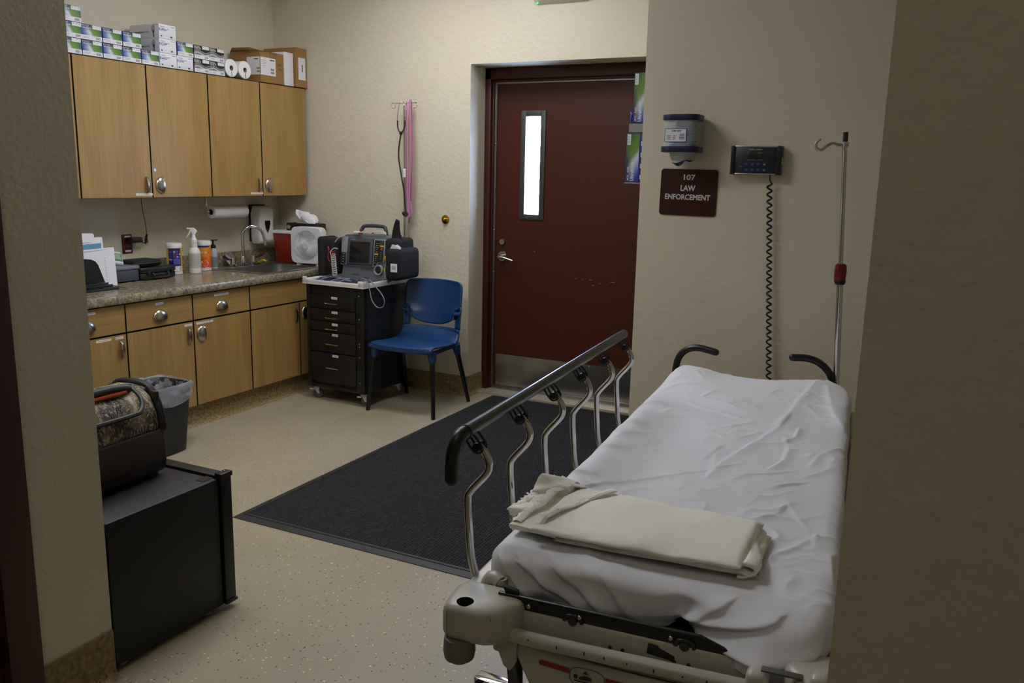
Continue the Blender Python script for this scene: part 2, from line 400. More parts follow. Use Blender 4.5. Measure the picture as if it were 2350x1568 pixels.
def wall_cab(y0, y1, ym, label, strips, lock=False):
    loc = (-4.43, y0, UZ0); t = thing('wall_cabinet', label, 'cabinet', loc, 0, 'oak wall cabinets')
    W(loc).box(-4.425, UX-DT-.002, y0+.001, y1-.001, UZ0, UZ1+.006, .001).build('body', GAP, t)
    W(loc).box(-4.425, UX-DT-.003, y0+.001, y1-.001, UZ0-.004, UZ0).build('bottom_panel', WOODV, t)
    for a, b, side in ((y0, ym, 1), (ym, y1, -1)):
        d = slab(loc, UX, a, b, UZ0, UZ1).build('door', [WOODV, GAP], t)
        hm = W(loc); yy = (b-.030) if side > 0 else (a+.045)
        cup_pull(hm, (UX, yy, 1.405), (0, 0, 1), (0, -1 if side > 0 else 1, 0), (1, 0, 0), S=.013 if side > 0 else .023); hm.build('handle', NICKEL, d)
        if strips and side > 0: label_strip((UX, b-.060, UZ0+.018), .118, d, loc)
        if lock and side < 0:
            lm = W(loc); lm.cyl((UX, a+.022, 1.492), (UX+.004, a+.022, 1.492), .010, .009); lm.box(UX+.003, UX+.005, a+.021, a+.023, 1.486, 1.498)
            lm.build('lock', STEEL, d)
    return t
wall_cab(2.17, 3.098, 2.64, 'oak wall cabinet cut off by the wall at the left edge', False)
wall_cab(3.098, 4.028, 3.567, 'oak wall cabinet with a small round keyhole lock on one door', True, True)
wall_cab(4.028, 4.945, 4.485, 'oak wall cabinet nearest the back corner above the sink', True)
BX = -3.80; BZ0, BZ1 = .130, .790; DZ = .638
def base_cab(y0, y1, cells, label, name='base_cabinet'):
    loc = (-4.43, y0, BZ0); t = thing(name, label, 'cabinet', loc, 0, 'oak base cabinets')
    bd = W(loc); xa, xb, ya, yb = -4.425, BX-DT-.002, y0+.001, y1-.001
    for q in ((xa, xb, ya, ya+.018, BZ0, .796), (xa, xb, yb-.018, yb, BZ0, .796), (xa, xa+.01, ya+.018, yb-.018, BZ0, .796), (xa+.01, xb, ya+.018, yb-.018, BZ0, BZ0+.018), (xb-.018, xb, ya+.018, yb-.018, BZ0+.018, .796)): bd.box(*q)
    bd.build('body', GAP, t)
    for c in cells:
        a, b, kind, side, strips = c
        if kind == 'drawer' or kind == 'front':
            d = slab(loc, BX, a, b, DZ+.004, BZ1).build('drawer' if kind == 'drawer' else 'drawer_front', [WOODH, GAP], t)
            if kind == 'drawer':
                hm = W(loc); ym = (a+b)/2-.005; cup_pull(hm, (BX, ym, .712), (0, 1, 0), (0, 0, -1), (1, 0, 0)); hm.build('handle', NICKEL, d)
                label_strip((BX, ym, .768), strips, d, loc)
        else:
            d = slab(loc, BX, a, b, BZ0, DZ-.004).build('door', [WOODV, GAP], t)
            if side:
                hm = W(loc); yy = (b-.032) if side > 0 else (a+.042)
                cup_pull(hm, (BX, yy, .555), (0, 0, 1), (0, -1 if side > 0 else 1, 0), (1, 0, 0), S=.013 if side > 0 else .023); hm.build('handle', NICKEL, d)
            for (yy, w_) in strips or (): label_strip((BX, yy, .618), w_, d, loc)
    return t
base_cab(2.60, 3.057, [(2.60, 3.057, 'drawer', 0, .11), (2.60, 3.057, 'door', 1, [(2.915, .09), (3.01, .05)])], 'oak base cabinet cut off by the wall at the left edge')
base_cab(3.057, 3.974, [(3.057, 3.515, 'drawer', 0, .055), (3.515, 3.974, 'drawer', 0, .115), (3.057, 3.515, 'door', 1, [(3.475, .055)]), (3.515, 3.974, 'door', -1, [(3.60, .13)])], 'oak base cabinet behind the waste bin with two drawers over two doors')
base_cab(3.974, 4.90, [(3.974, 4.90, 'front', 0, 0), (3.974, 4.437, 'door', 1, None), (4.437, 4.90, 'door', -1, None)], 'oak sink cabinet with one wide front panel beside the black cart')
kick = MB(); cove(kick, (-3.84, 1.545, 0), (-3.84, 4.97, 0), (1, 0, 0), .13); kick.box(-3.86, -3.84, 1.545, 4.97, 0, .13)
struct('baseboard_left', kick, COVE)
# worktop with the sink hole
CT = .845; SX0, SX1, SY0, SY1 = -4.34, -3.85, 4.17, 4.74
wt = thing('countertop', 'speckled brown stone-pattern worktop over the oak base cabinets', 'countertop', (-4.10, 2.2, CT))
m = W((-4.10, 2.2, CT)); FX = -3.772
edge = [(FX-.05, CT), (FX-.012, CT), (FX-.004, CT-.004), (FX, CT-.013), (FX, CT-.035), (FX-.004, CT-.044), (FX-.012, CT-.048), (FX-.05, CT-.048)]
m.prism([(x, 1.7, z) for x, z in edge], (0, 4.965-1.7, 0))
for a in ((-4.43, FX-.05, 1.7, SY0), (-4.43, FX-.05, SY1, 4.965), (-4.43, SX0, SY0, SY1), (SX1, FX-.05, SY0, SY1)): m.box(*a, CT-.048, CT)
m.build('slab', STONE, wt)
W((-4.10, 2.2, CT)).box(-4.428, -4.408, 1.7, 4.966, CT, CT+.095, .004).box(-4.408, -3.80, 4.948, 4.968, CT, CT+.095, .004).build('backsplash', STONE, wt)
# sink
sk = thing('sink', 'stainless steel sink set into the worktop', 'sink', (-4.1, 4.45, CT))
m = W((-4.1, 4.45, CT)); a = .02
for q in ((SX0-a, SX1+a, SY0-a, SY0+.02), (SX0-a, SX1+a, SY1-.02, SY1+a), (SX0-a, SX0+.09, SY0+.02, SY1-.02), (SX1-.015, SX1+a, SY0+.02, SY1-.02)): m.box(*q, CT+.0005, CT+.005, .002)
m.build('rim', STEEL, sk)
m = W((-4.1, 4.45, CT)); bx0, bx1, by0, by1 = SX0+.09, SX1-.015, SY0+.02, SY1-.02
def basin(u, v):
    z = CT+.003-.17*min(1, v*1.25); k = 1-.10*max(0, v*1.25)**2 if v < .8 else .85*(1-(v-.8)*5)+.0
    a_ = 2*PI*u; ca, sa = math.cos(a_), math.sin(a_); q = (abs(ca)**5+abs(sa)**5)**(-1/5.)
    return ((bx0+bx1)/2+(bx1-bx0)/2*k*ca*q, (by0+by1)/2+(by1-by0)/2*k*sa*q, z)
m.grid(basin, 64, 21, 0, True); m.build('basin', STEEL, sk)
m = W((-4.1, 4.45, CT)); m.lathe([(.0, .0), (.04, .0), (.042, .004), (.036, .005), (0, .002)], 24, ((bx0+bx1)/2, (by0+by1)/2, CT-.168)); m.build('drain', CHROME, sk)
# faucet
fc = thing('faucet', 'chrome gooseneck faucet with two lever handles at the sink', 'faucet', (-4.29, 4.44, CT+.005))
m = W((-4.29, 4.44, CT)); m.lathe([(.026, .005), (.026, .012), (.016, .022), (.013, .06), (.011, .065)], 24, (-4.29, 4.44, CT))
m.tube([(-4.29, 4.44, CT+.02), (-4.29, 4.44, CT+.20), (-4.287, 4.445, CT+.235), (-4.262, 4.475, CT+.268), (-4.235, 4.51, CT+.268), (-4.208, 4.54, CT+.24), (-4.197, 4.552, CT+.19), (-4.193, 4.556, CT+.155)], .0105, 14, smooth=6)
m.lathe([(.012, .03), (.0135, .022), (.0135, .004), (.018, 0), (.010, -.003)], 20, (-4.193, 4.556, CT+.135)); m.build('spout', CHROME, fc)
for yy, s_ in ((4.34, -1), (4.54, 1)):
    m = W((-4.29, 4.44, CT)); m.lathe([(.026, .005), (.026, .010), (.018, .018), (.015, .05), (.012, .062), (0, .066)], 20, (-4.29, yy, CT)); h = m.build('valve', CHROME, fc)
    m = W((-4.29, 4.44, CT)); m.tube([(-4.29, yy, CT+.05), (-4.288, yy+s_*.03, CT+.052), (-4.284, yy+s_*.06, CT+.06), (-4.282, yy+s_*.085, CT+.075)], [.006, .006, .010, .012], 10, smooth=3)
    m.build('lever', BLACKP if s_ < 0 else mat('dark_red_plastic', '#4a1512', .3), h)
m = W((-4.33, 4.63, CT)); random.seed(2)
m.grid(lambda u, v: (-4.35+.045*v, 4.59+.10*u, CT+.012+.012*math.sin(u*9)*math.sin(v*4)+.008*v), 16, 8); o = m.build('cleaning_cloth', mat('yellow_cloth', '#b4b01e', .8), solid=.004)
o.location = (-4.33, 4.63, CT); tag(o, 'yellow cleaning cloth crumpled behind the faucet', 'cloth')
m = W((-4.375, 4.405, CT)); m.M = m.M @ Matrix.Translation((-4.375, 4.405, CT+.045)) @ Matrix.Rotation(R(65), 4, 'Y')
m.lathe([(.045, 0), (.048, .006), (.03, .010), (.012, .012), (.010, .03), (0, .031)], 24); o = m.build('sink_stopper', STEEL); o.location = (-4.375, 4.405, CT)
tag(o, 'round steel sink stopper leaning on the backsplash behind the faucet', 'sink stopper')

# ------------------------------------------------------------------ glove boxes on the wall cabinets
def print_mat(name, sx, sz, kind):
    t = NT(name, .35); mp = t.mapping(scale=(1/sx, 1, 1/sz)); se = t.n('SeparateXYZ'); t.l(mp, se.inputs[0])
    u = t.math('ADD', se.outputs[0], .5); v = se.outputs[2]
    if kind == 'green':
        f = t.math('ADD', t.math('MULTIPLY', u, 1.0), t.math('MULTIPLY', t.math('SUBTRACT', .5, v), -.35))
        c = t.ramp(f, [(.0, '#2b3aa0'), (.18, '#7d8fc4'), (.38, '#cfd6dc'), (.52, '#6f8f4a'), (.72, '#5d8a1e'), (1, '#2f5a52')])
        g = t.ramp(t.math('ADD', v, t.math('MULTIPLY', u, -.25)), [(.45, (0, 0, 0, 1)), (.80, (1, 1, 1, 1))])
        c = t.mix(g, c, t.ramp(u, [(0, '#221c66'), (.45, '#2c4a5e'), (.7, '#4a6a3e'), (1, '#2f4f66')]))
    else:
        wv = t.math('ADD', v, t.math('MULTIPLY', t.math('SINE', t.math('MULTIPLY', u, 6.6)), -.09))
        c = t.ramp(wv, [(.28, '#6a6b6e'), (.40, '#c9c9cc'), (.47, '#3a3a3d'), (.56, '#9a9a9d'), (.60, '#17171a'), (1, '#17171a')])
    t.col(c); return t.m
GREEN = print_mat('green_blue_print', .125, .08, 'green'); ONYXM = print_mat('black_wave_print', .125, .08, 'wave')
GREENL = print_mat('green_blue_long_print', .235, .062, 'green')
BARC = mat('bar_code', '#4a4a50', .6)
def glove_box(name, kind, w_=.123, h=.079, d=.24):
    t = bpy.data.objects.new(name, None); COL.objects.link(t)
    b = MB(); side = {'green': 3, 'wave': 3, 'white': 0}[kind]
    b.box(-w_/2, w_/2, 0, d, 0, h, .0015, side)
    b.build('carton', [WHITEM, GREEN, ONYXM, mat('carton_side_blue', '#22307a', .4) if kind == 'green' else mat('carton_side_black', '#1a1a1c', .4)], t)
    p = MB(); Rr, Up = (1, 0, 0), (0, 0, 1)
    if kind in ('green', 'wave'):
        p.quad((0, 0, h*.5), Rr, Up, w_*.99, h*.99, 1 if kind == 'green' else 2, .0002)
        p.quad((0, 0, h*.15), Rr, Up, w_*.99, h*.29, 0, .0004)
        p.quad((w_*.26, 0, h*.86), Rr, Up, w_*.44, h*.24, 0, .0004)
        for k in range(3): p.quad((w_*(.12+.14*k), 0, h*.90), Rr, Up, w_*.025, h*.05, 3, .0006)
        for k in range(7): p.quad((w_*(.20+.032*k), 0, h*.15), Rr, Up, w_*(.012 if k % 2 else .022), h*.16, 3, .0006)
        for k in range(3): p.quad((-w_*.28, 0, h*(.22-.05*k)), Rr, Up, w_*.34, h*.015, 4, .0006)
        p.text('MICR', .0105, (-w_*.40, 0, h*.90), Rr, Up, 0, .0); p.quad((-w_*.31, 0, h*.90), Rr, Up, .0035, .005, 5, .0006); p.text('FLEX', .0105, (-w_*.225, 0, h*.90), Rr, Up, 0)
        p.text('Ultraform' if kind == 'green' else 'ONYX', .0135 if kind == 'green' else .018, (-w_*(.25 if kind == 'green' else .27), 0, h*.775), Rr, Up, 0, .01)
    else:
        p.quad((-w_*.47, 0, h*.62), Rr, Up, w_*.04, h*.2, 6, .0004)
        for (z, a, ww, c_) in ((.82, -.30, .24, 4), (.69, -.16, .50, 4), (.60, -.24, .36, 6), (.53, -.27, .3, 7)): p.quad((w_*a, 0, h*z), Rr, Up, w_*ww, h*.045, c_, .0004)
        p.quad((w_*.32, 0, h*.88), Rr, Up, w_*.24, h*.04, 4, .0004)
        p.quad((-w_*.37, 0, h*.16), Rr, Up, w_*.08, h*.10, 6, .0004); p.quad((w_*.22, 0, h*.16), Rr, Up, w_*.12, h*.12, 3, .0004); p.quad((w_*.40, 0, h*.12), Rr, Up, w_*.08, h*.03, 7, .0004)
        for k in range(5): p.quad((-w_*(.25-.08*k), 0, h*.17), Rr, Up, w_*.03, h*.04, 7, .0004)
        # side with the printed black hand
        y0 = .05; sr, su = (0, -1, 0), (0, 0, 1); sx = -w_/2
        p.quad((sx, .15, h*.45), sr, su, .14, h*.12, 7, .0004); p.quad((sx, .16, h*.45), sr, su, .07, h*.05, 3, .0006); p.quad((sx, .025, h*.92), sr, su, .035, h*.05, 7, .0004)
        hand = []
        px, pz = .045, h*.40
        p.quad((sx, px, h*.24), sr, su, .009, h*.36, 3, .0006); p.quad((sx, px, h*.47), sr, su, .016, h*.2, 3, .0006)
        for k, (dy, ln) in enumerate(((-.009, .30), (-.003, .36), (.003, .36), (.008, .28))):
            p.quad((sx, px-dy*1.2, h*(.56+ln/2)), sr, su, .0034, h*ln, 3, .0006)
        p.quad((sx, px+.012, h*.58), sr, su, .0034, h*.2, 3, .0006)
    p.build('printing', [WHITEM, GREEN, ONYXM, BARC, PAPERG, mat('red_dot', '#b01818', .5), BLUEINK, mat('pale_print', '#b4b4bc', .6)], t, smooth=0)
    return t
gb = {k: glove_box('glove_box', k) for k in ('green', 'white', 'wave')}
used_gb = set()
ZT = UZ1+.0075
def place_box(kind, y, level, label, dx=0., x=None, rz=0.):
    loc = ((-4.149+dx) if x is None else x, y, ZT+level*.0805); rot = (0, 0, PI/2+rz)
    grp = {'green': 'green and blue glove boxes on the wall cabinets', 'white': 'white glove boxes on the wall cabinets', 'wave': 'black glove boxes on the wall cabinets'}[kind]
    root = gb[kind]
    if kind in used_gb: return dup(root, label, loc, rot, grp)
    used_gb.add(kind); root.location = loc; root.rotation_euler = rot; return tag(root, label, 'glove box', grp)
G = 'green and blue glove box, '
for (y, lv, lb) in (
    (3.118, 0, G+'bottom of the three-high stack at the left wall edge'), (3.127, 1, G+'middle of the three-high stack at the left wall edge'), (3.128, 2, G+'topmost on the tall stack at the left wall edge'),
    (3.245, 0, G+'lower one right beside the three-high stack'), (3.248, 1, G+'upper one right beside the three-high stack'),
    (3.372, 0, G+'bottom layer, third stack from the left wall edge'), (3.376, 1, G+'upper layer, third stack from the left wall edge'),
    (3.497, 0, G+'bottom layer, fourth stack from the left wall edge'), (3.504, 1, G+'upper layer, next to the side of the tall white stack'),
    (3.624, 0, G+'single one touching the foot of the tall white stack'), (3.885, 1, G+'on top of a single white glove box')):
    place_box('green', y, lv, lb)
for (y, lv, lb) in ((3.752, 0, 'white glove box, bottom of the three-high white stack'), (3.754, 1, 'white glove box, middle of the three-high white stack'), (3.756, 2, 'white glove box with printed black hand, topmost of the white stack'), (3.879, 0, 'white glove box under a single green and blue box')):
    place_box('white', y, lv, lb)
for (y, lv, lb) in ((4.010, 0, 'black wave-print glove box, lower one beside the white box'), (4.013, 1, 'black wave-print glove box, upper one beside the green box'), (4.135, 0, 'black wave-print glove box, lower one beside the paper rolls'), (4.136, 1, 'black wave-print glove box, upper one nearest the paper rolls')):
    place_box('wave', y, lv, lb)
# paper rolls
def paper_roll():
    t = bpy.data.objects.new('paper_roll', None); COL.objects.link(t)
    b = MB(); b.M = Matrix.Rotation(PI/2, 4, 'Y') @ Matrix.Translation((0, 0, 0))
    b.lathe([(.017, -.12), (.053, -.12), (.056, -.117), (.056, -.003), (.053, 0), (.017, 0), (.017, -.12)], 40); b.build('paper', mat('soft_paper', '#e3e3e0', .9, bump=(90, .5, .002)), t)
    c = MB(); c.M = b.M; c.lathe([(.016, -.119), (.017, -.119), (.017, -.001), (.015, -.001), (.015, -.119), (.016, -.119)], 24); c.build('core', mat('roll_core', '#8a8684', .8), t)
    c = MB(); c.quad((0, 0, -.036), (0, 1, 0), (0, 0, 1), .005, .032, 0, .0006); c.build('blue_mark', mat('navy_mark', '#1a1a50', .6), t, smooth=0)
    return t
pr1 = paper_roll(); pr1.location = (-4.15, 4.258, ZT+.057); tag(pr1, 'white paper roll touching the black glove boxes, with a dark blue mark', 'paper roll', 'paper rolls on the wall cabinets')
dup(pr1, 'white paper roll beside the open cardboard box', (-4.143, 4.371, ZT+.057))
# cardboard boxes
def carton(name, label, loc, rz, sx, sy, h, flap, labels):
    t = thing(name, label, 'box', loc, rz)
    b = MB(); th = .004
    b.box(0, sx, 0, th, 0, h); b.box(0, sx, sy-th, sy, 0, h); b.box(0, th, th, sy-th, 0, h); b.box(sx-th, sx, th, sy-th, 0, h); b.box(th, sx-th, th, sy-th, 0, th)
    b.build('walls', CARD, t)
    if flap:
        f = MB(); f.add([(0, 0, h), (sx, 0, h), (sx, sy*.995, h+.002), (0, sy*.995, h+.002)], [(0, 1, 2, 3)]); f.build('flap', CARD, t, solid=.003)
        f = MB(); f.add([(0, 0, h), (sx, 0, h), (sx-.06, -.035, h+.016), (.05, -.035, h+.020)], [(0, 1, 2, 3)]); f.build('flap', CARD, t, solid=.003)
    else:
        f = MB(); f.box(0, sx, 0, sy, h, h+.003); f.build('flap', CARD, t)
    return t
ct = carton('cardboard_box', 'open brown cardboard box with white shipping labels and CSI handwriting', (-4.43+.02, 4.516, ZT), 0, .265, .228, .200, True, None)
m = MB(); X = .265; rt, up = (0, 1, 0), (0, 0, 1)
m.quad((X, .075, .105), rt, up, .145, .115, 0, .0006); m.quad((X-.060, 0, .105), (1, 0, 0), up, .115, .115, 0, .0006)
for k in range(2):
    for j in range(6): m.quad((X, .100+.006*j, .068+.020*k), rt, up, .004, .013, 1, .001); m.quad((X-.03+.005*j, 0, .068+.020*k), (1, 0, 0), up, .003, .013, 1, .001)
for k in range(5): m.quad((X, .035, .142-.011*k), rt, up, .045-.004*k, .002, 2, .001)
m.quad((X, .115, .148), rt, up, .045, .006, 1, .001); m.quad((X-.035, 0, .148), (1, 0, 0), up, .035, .006, 1, .001)
m.build('shipping_label', [WHITEM, INK, PAPERG], ct, smooth=0)
m = MB(); m.text('CSI', .05, (X, .125, .178), rt, up, 0); m.build('handwriting', mat('faint_marker', '#6b5530', .7), ct, smooth=0)
m = MB(); m.text('TEST', .022, (X, .190, .125), rt, up, 0); m.text('Kits', .022, (X, .192, .098), rt, up, 0); m.build('handwriting', INK, ct, smooth=0)
c2 = carton('cardboard_box', 'brown cardboard box in the corner with a white label on its face', (-4.43+.02, 4.845, ZT), 0, .285, .118, .262, False, None)
m = MB(); m.quad((.285, .065, .125), rt, up, .075, .15, 0, .0006); m.quad((.285, .07, .13), rt, up, .008, .05, 1, .001); m.build('shipping_label', [WHITEM, INK], c2, smooth=0)
wbx = thing('white_carton', 'narrow white carton standing between the two cardboard boxes', 'box', (-4.41, 4.748, ZT))
MB().box(0, .27, .0, .09, 0, .222, .0015).build('walls', WHITEM, wbx)
m = MB()
m.quad((.215, 0, .085), (1, 0, 0), up, .07, .011, 0, .0006); m.quad((.20, 0, .19), (1, 0, 0), up, .03, .006, 1, .0006); m.quad((.215, 0, .155), (1, 0, 0), up, .06, .002, 1, .0006)
m.build('printing', [INK, PAPERG], wbx, smooth=0)

# ------------------------------------------------------------------ on and above the worktop
def at(label, cat, name, loc, rz=0, group=None): return thing(name, label, cat, loc, rz, group)
# papers standing in a black holder
fh = at('black plastic desk file holder at the left end of the worktop', 'file holder', 'file_holder', (-4.05, 3.0, CT))
m = W((-4.05, 3.0, CT)); poly = [(2.86, CT+.02), (3.175, CT+.02), (3.135, CT+.13), (3.12, CT+.15), (3.095, CT+.163), (3.06, CT+.168), (2.86, CT+.170)]
m.prism([(-4.085, y, z) for y, z in poly], (-.004, 0, 0)); m.build('back_plate', BLACKP, fh)
m = W((-4.05, 3.0, CT)); m.box(-4.13, -3.985, 2.86, 3.18, CT, CT+.012, .003).box(-4.055, -4.05, 2.86, 3.165, CT+.012, CT+.035, .001).box(-4.02, -4.015, 2.86, 3.165, CT+.012, CT+.028, .001)
m.build('tray', BLACKP, fh)
m = W((-4.05, 3.0, CT)); m.tube([(-3.985, 3.08, CT+.016), (-3.97, 3.14, CT+.018), (-3.965, 3.20, CT+.006), (-3.985, 3.215, CT+.004), (-4.01, 3.19, CT+.012), (-4.03, 3.13, CT+.03), (-4.04, 3.09, CT+.045)], .0018, 6, smooth=4); m.build('cord', BLACKM, fh)
def sheet_of(label, cat, name, x, poly, lean, th=.006, band=None):
    o = thing(name, label, cat, (x, poly[0][0], CT+.001)); L = (x, poly[0][0], CT+.001)
    m = W(L); m.prism([(x-(z-CT)*lean, y, z+.001) for y, z in poly], (-th, 0, 0)); m.build('paper', WHITEM, o)
    return o, L
o, L = sheet_of('white paper envelope standing at the front of the paper stack', 'envelope', 'envelope', -4.13, [(2.9, CT), (3.285, CT), (3.293, 1.058), (2.9, 1.050)], .10)
m = W(L); m.prism([(-4.1285-(z-CT)*.10, y, z) for y, z in [(2.9, 1.046), (3.262, 1.050), (2.9, 1.035)]], (.0004, 0, 0))
for k in range(9): m.box(-4.130-(k*.012+.05)*.10, -4.1285-(k*.012+.05)*.10, 3.222, 3.226, .895+k*.013, .900+k*.013)
m.build('fold_and_stamp', mat('envelope_shade_print', '#b9b9c0', .7), o)
o, L = sheet_of('white booklet with a pale blue band behind the envelope', 'booklet', 'booklet', -4.165, [(2.9, CT), (3.245, CT), (3.248, 1.114), (3.24, 1.117), (2.9, 1.105)], .07)
m = W(L); zz = 1.07
m.prism([(-4.1645-(z-CT)*.07, y, z) for y, z in [(2.9, 1.048), (3.235, 1.055), (3.236, 1.084), (2.9, 1.078)]], (.0006, 0, 0)); m.build('blue_band', mat('pale_blue_print', '#5d8db0', .6), o)
m = W(L)
m.prism([(-4.1645-(z-CT)*.07, y, z) for y, z in [(3.10, 1.0885), (3.172, 1.090), (3.172, 1.0925), (3.10, 1.091)]], (.0008, 0, 0)); m.build('title_print', PAPERG, o)
sheet_of('white file folder with a rounded corner behind the booklet', 'file folder', 'file_folder', -4.19, [(2.9, CT), (3.205, CT), (3.212, 1.130), (3.202, 1.138), (3.10, 1.140), (2.9, 1.135)], .05)
sheet_of('white file folder with a tall tab, rearmost and tallest of the papers', 'file folder', 'file_folder', -4.21, [(2.9, CT), (3.11, CT), (3.118, 1.162), (3.08, 1.164), (2.9, 1.160)], .05)
# grey lidded box and monitor on it
gbx = at('grey plastic box with a lighter grey lid beside the envelope', 'storage box', 'storage_box', (-4.27, 3.37, CT))
m = W((-4.27, 3.37, CT)); m.box(-4.36, -4.182, 3.262, 3.478, CT+.006, CT+.072, .006); [m.box(x, x+.015, y, y+.015, CT, CT+.008) for x in (-4.35, -4.205) for y in (3.27, 3.455)]; m.build('body', GREYD, gbx)
m = W((-4.27, 3.37, CT)); m.box(-4.365, -4.177, 3.257, 3.484, CT+.072, CT+.096, .008, 0, 3); m.build('lid', GREYP, gbx)
md = at('white handheld meter with green-rimmed grey screen leaning on the grey box', 'meter', 'handheld_meter', (-4.24, 3.385, CT+.097))
m = MB(); m.M = Matrix.Rotation(R(-8), 4, 'Z') @ Matrix.Rotation(R(-52), 4, 'Y') @ Matrix.Rotation(R(-18), 4, 'X')
m.box(-.012, .014, -.032, .032, .006, .115, .011, 0, 4); m.build('case', mat('meter_white', '#c9cdc8', .4), md)
M0 = m.M; m = MB(); m.M = M0; m.box(.010, .016, -.026, .026, .022, .092, .003); m.build('screen_rim', mat('green_rim', '#2f6b46', .4), md)
m = MB(); m.M = M0; m.box(.012, .0175, -.020, .020, .036, .086, .002); m.build('screen', mat('grey_screen', '#98a59a', .25), md)
m = MB(); m.M = M0; m.tube([(-.002, -.02, .11), (-.004, -.028, .15)], [.012, .007], 12); m.build('probe', mat('meter_grey', '#a6aaa8', .4), md)
# outlet with adapter
ou = at('dark red wall outlet above the grey box', 'outlet', 'wall_outlet', (-4.43, 3.607, 1.045))
m = W((-4.43, 3.607, 1.045)); m.box(-4.43, -4.424, 3.572, 3.644, .985, 1.103, .002); m.build('plate', mat('outlet_red', '#5a140e', .4), ou)
m = W((-4.43, 3.607, 1.045)); m.box(-4.424, -4.4225, 3.59, 3.632, .995, 1.006).box(-4.424, -4.4225, 3.59, 3.632, 1.083, 1.093); m.build('label_strip', LABELT, ou)
m = W((-4.43, 3.607, 1.045)); m.box(-4.424, -4.421, 3.592, 3.626, 1.012, 1.038, .001); m.build('socket', mat('outlet_dark', '#3c0c09', .4), ou)
ad = at('black power adapter plugged into the red outlet', 'power adapter', 'power_adapter', (-4.42, 3.64, 1.065))
m = W((-4.42, 3.64, 1.065)); m.box(-4.421, -4.365, 3.598, 3.675, 1.052, 1.085, .005, 0, 3); m.build('body', BLACKP, ad)
m = W((-4.42, 3.64, 1.065)); m.tube([(-4.39, 3.674, 1.057), (-4.39, 3.70, 1.045), (-4.40, 3.725, 1.047), (-4.40, 3.735, 1.06)], .0022, 6, smooth=5)
random.seed(5)
loop = []
for k in range(15): a = k*2.5; loop.append((-4.40+.006*math.sin(k*1.7), 3.728+.011*math.sin(a), 1.068+.030*math.cos(a*.93)))
m.tube(loop, .0022, 6, smooth=4); m.tube([(-4.40, 3.735, 1.09), (-4.405, 3.735, 1.16), (-4.41, 3.722, 1.25), (-4.415, 3.722, 1.328)], .0022, 6, smooth=5)
m.build('cord', BLACKM, ad)
# black case and pouch
bc = at('black hard plastic case with carry handle in front of the blue canister', 'case', 'hard_case', (-4.2, 3.62, CT), R(0))
m = W((-4.2, 3.62, CT)); m.prism([(-4.325, 3.50, CT+.004), (-4.185, 3.485, CT+.004), (-4.165, 3.51, CT+.004), (-4.165, 3.71, CT+.004), (-4.18, 3.745, CT+.004), (-4.325, 3.745, CT+.004)], (0, 0, .036), 0, .006)
m.build('base', BLACKP, bc)
m = W((-4.2, 3.62, CT)); m.prism([(-4.325, 3.497, CT+.042), (-4.183, 3.482, CT+.042), (-4.162, 3.51, CT+.042), (-4.162, 3.71, CT+.042), (-4.178, 3.748, CT+.042), (-4.325, 3.748, CT+.042)], (0, 0, .034), 0, .008); m.build('lid', BLACKP, bc)
m = W((-4.2, 3.62, CT)); m.tube([(-4.160, 3.56, CT+.045), (-4.150, 3.56, CT+.022), (-4.150, 3.575, CT+.016), (-4.150, 3.655, CT+.016), (-4.150, 3.67, CT+.022), (-4.160, 3.67, CT+.045)], .005, 8, smooth=3); m.build('handle', BLACKP, bc)
m = W((-4.2, 3.62, CT)); [m.box(-4.163, -4.156, y, y+.022, CT+.03, CT+.058, .003) for y in (3.52, 3.695)]; m.build('latch', BLACKP, bc)
po = at('black soft zipped pouch lying on the black hard case', 'pouch', 'soft_pouch', (-4.26, 3.56, CT+.078))
m = W((-4.26, 3.56, CT+.078)); m.box(-4.345, -4.20, 3.462, 3.665, CT+.0785, CT+.118, .016, 0, 4); m.build('body', BLACKC, po)
m = W((-4.26, 3.56, CT+.078)); m.tube([(-4.34, 3.46, CT+.098), (-4.202, 3.46, CT+.098), (-4.197, 3.47, CT+.098), (-4.197, 3.66, CT+.098), (-4.21, 3.668, CT+.098), (-4.34, 3.668, CT+.098)], .004, 6); m.build('zipper', BLACKM, po)
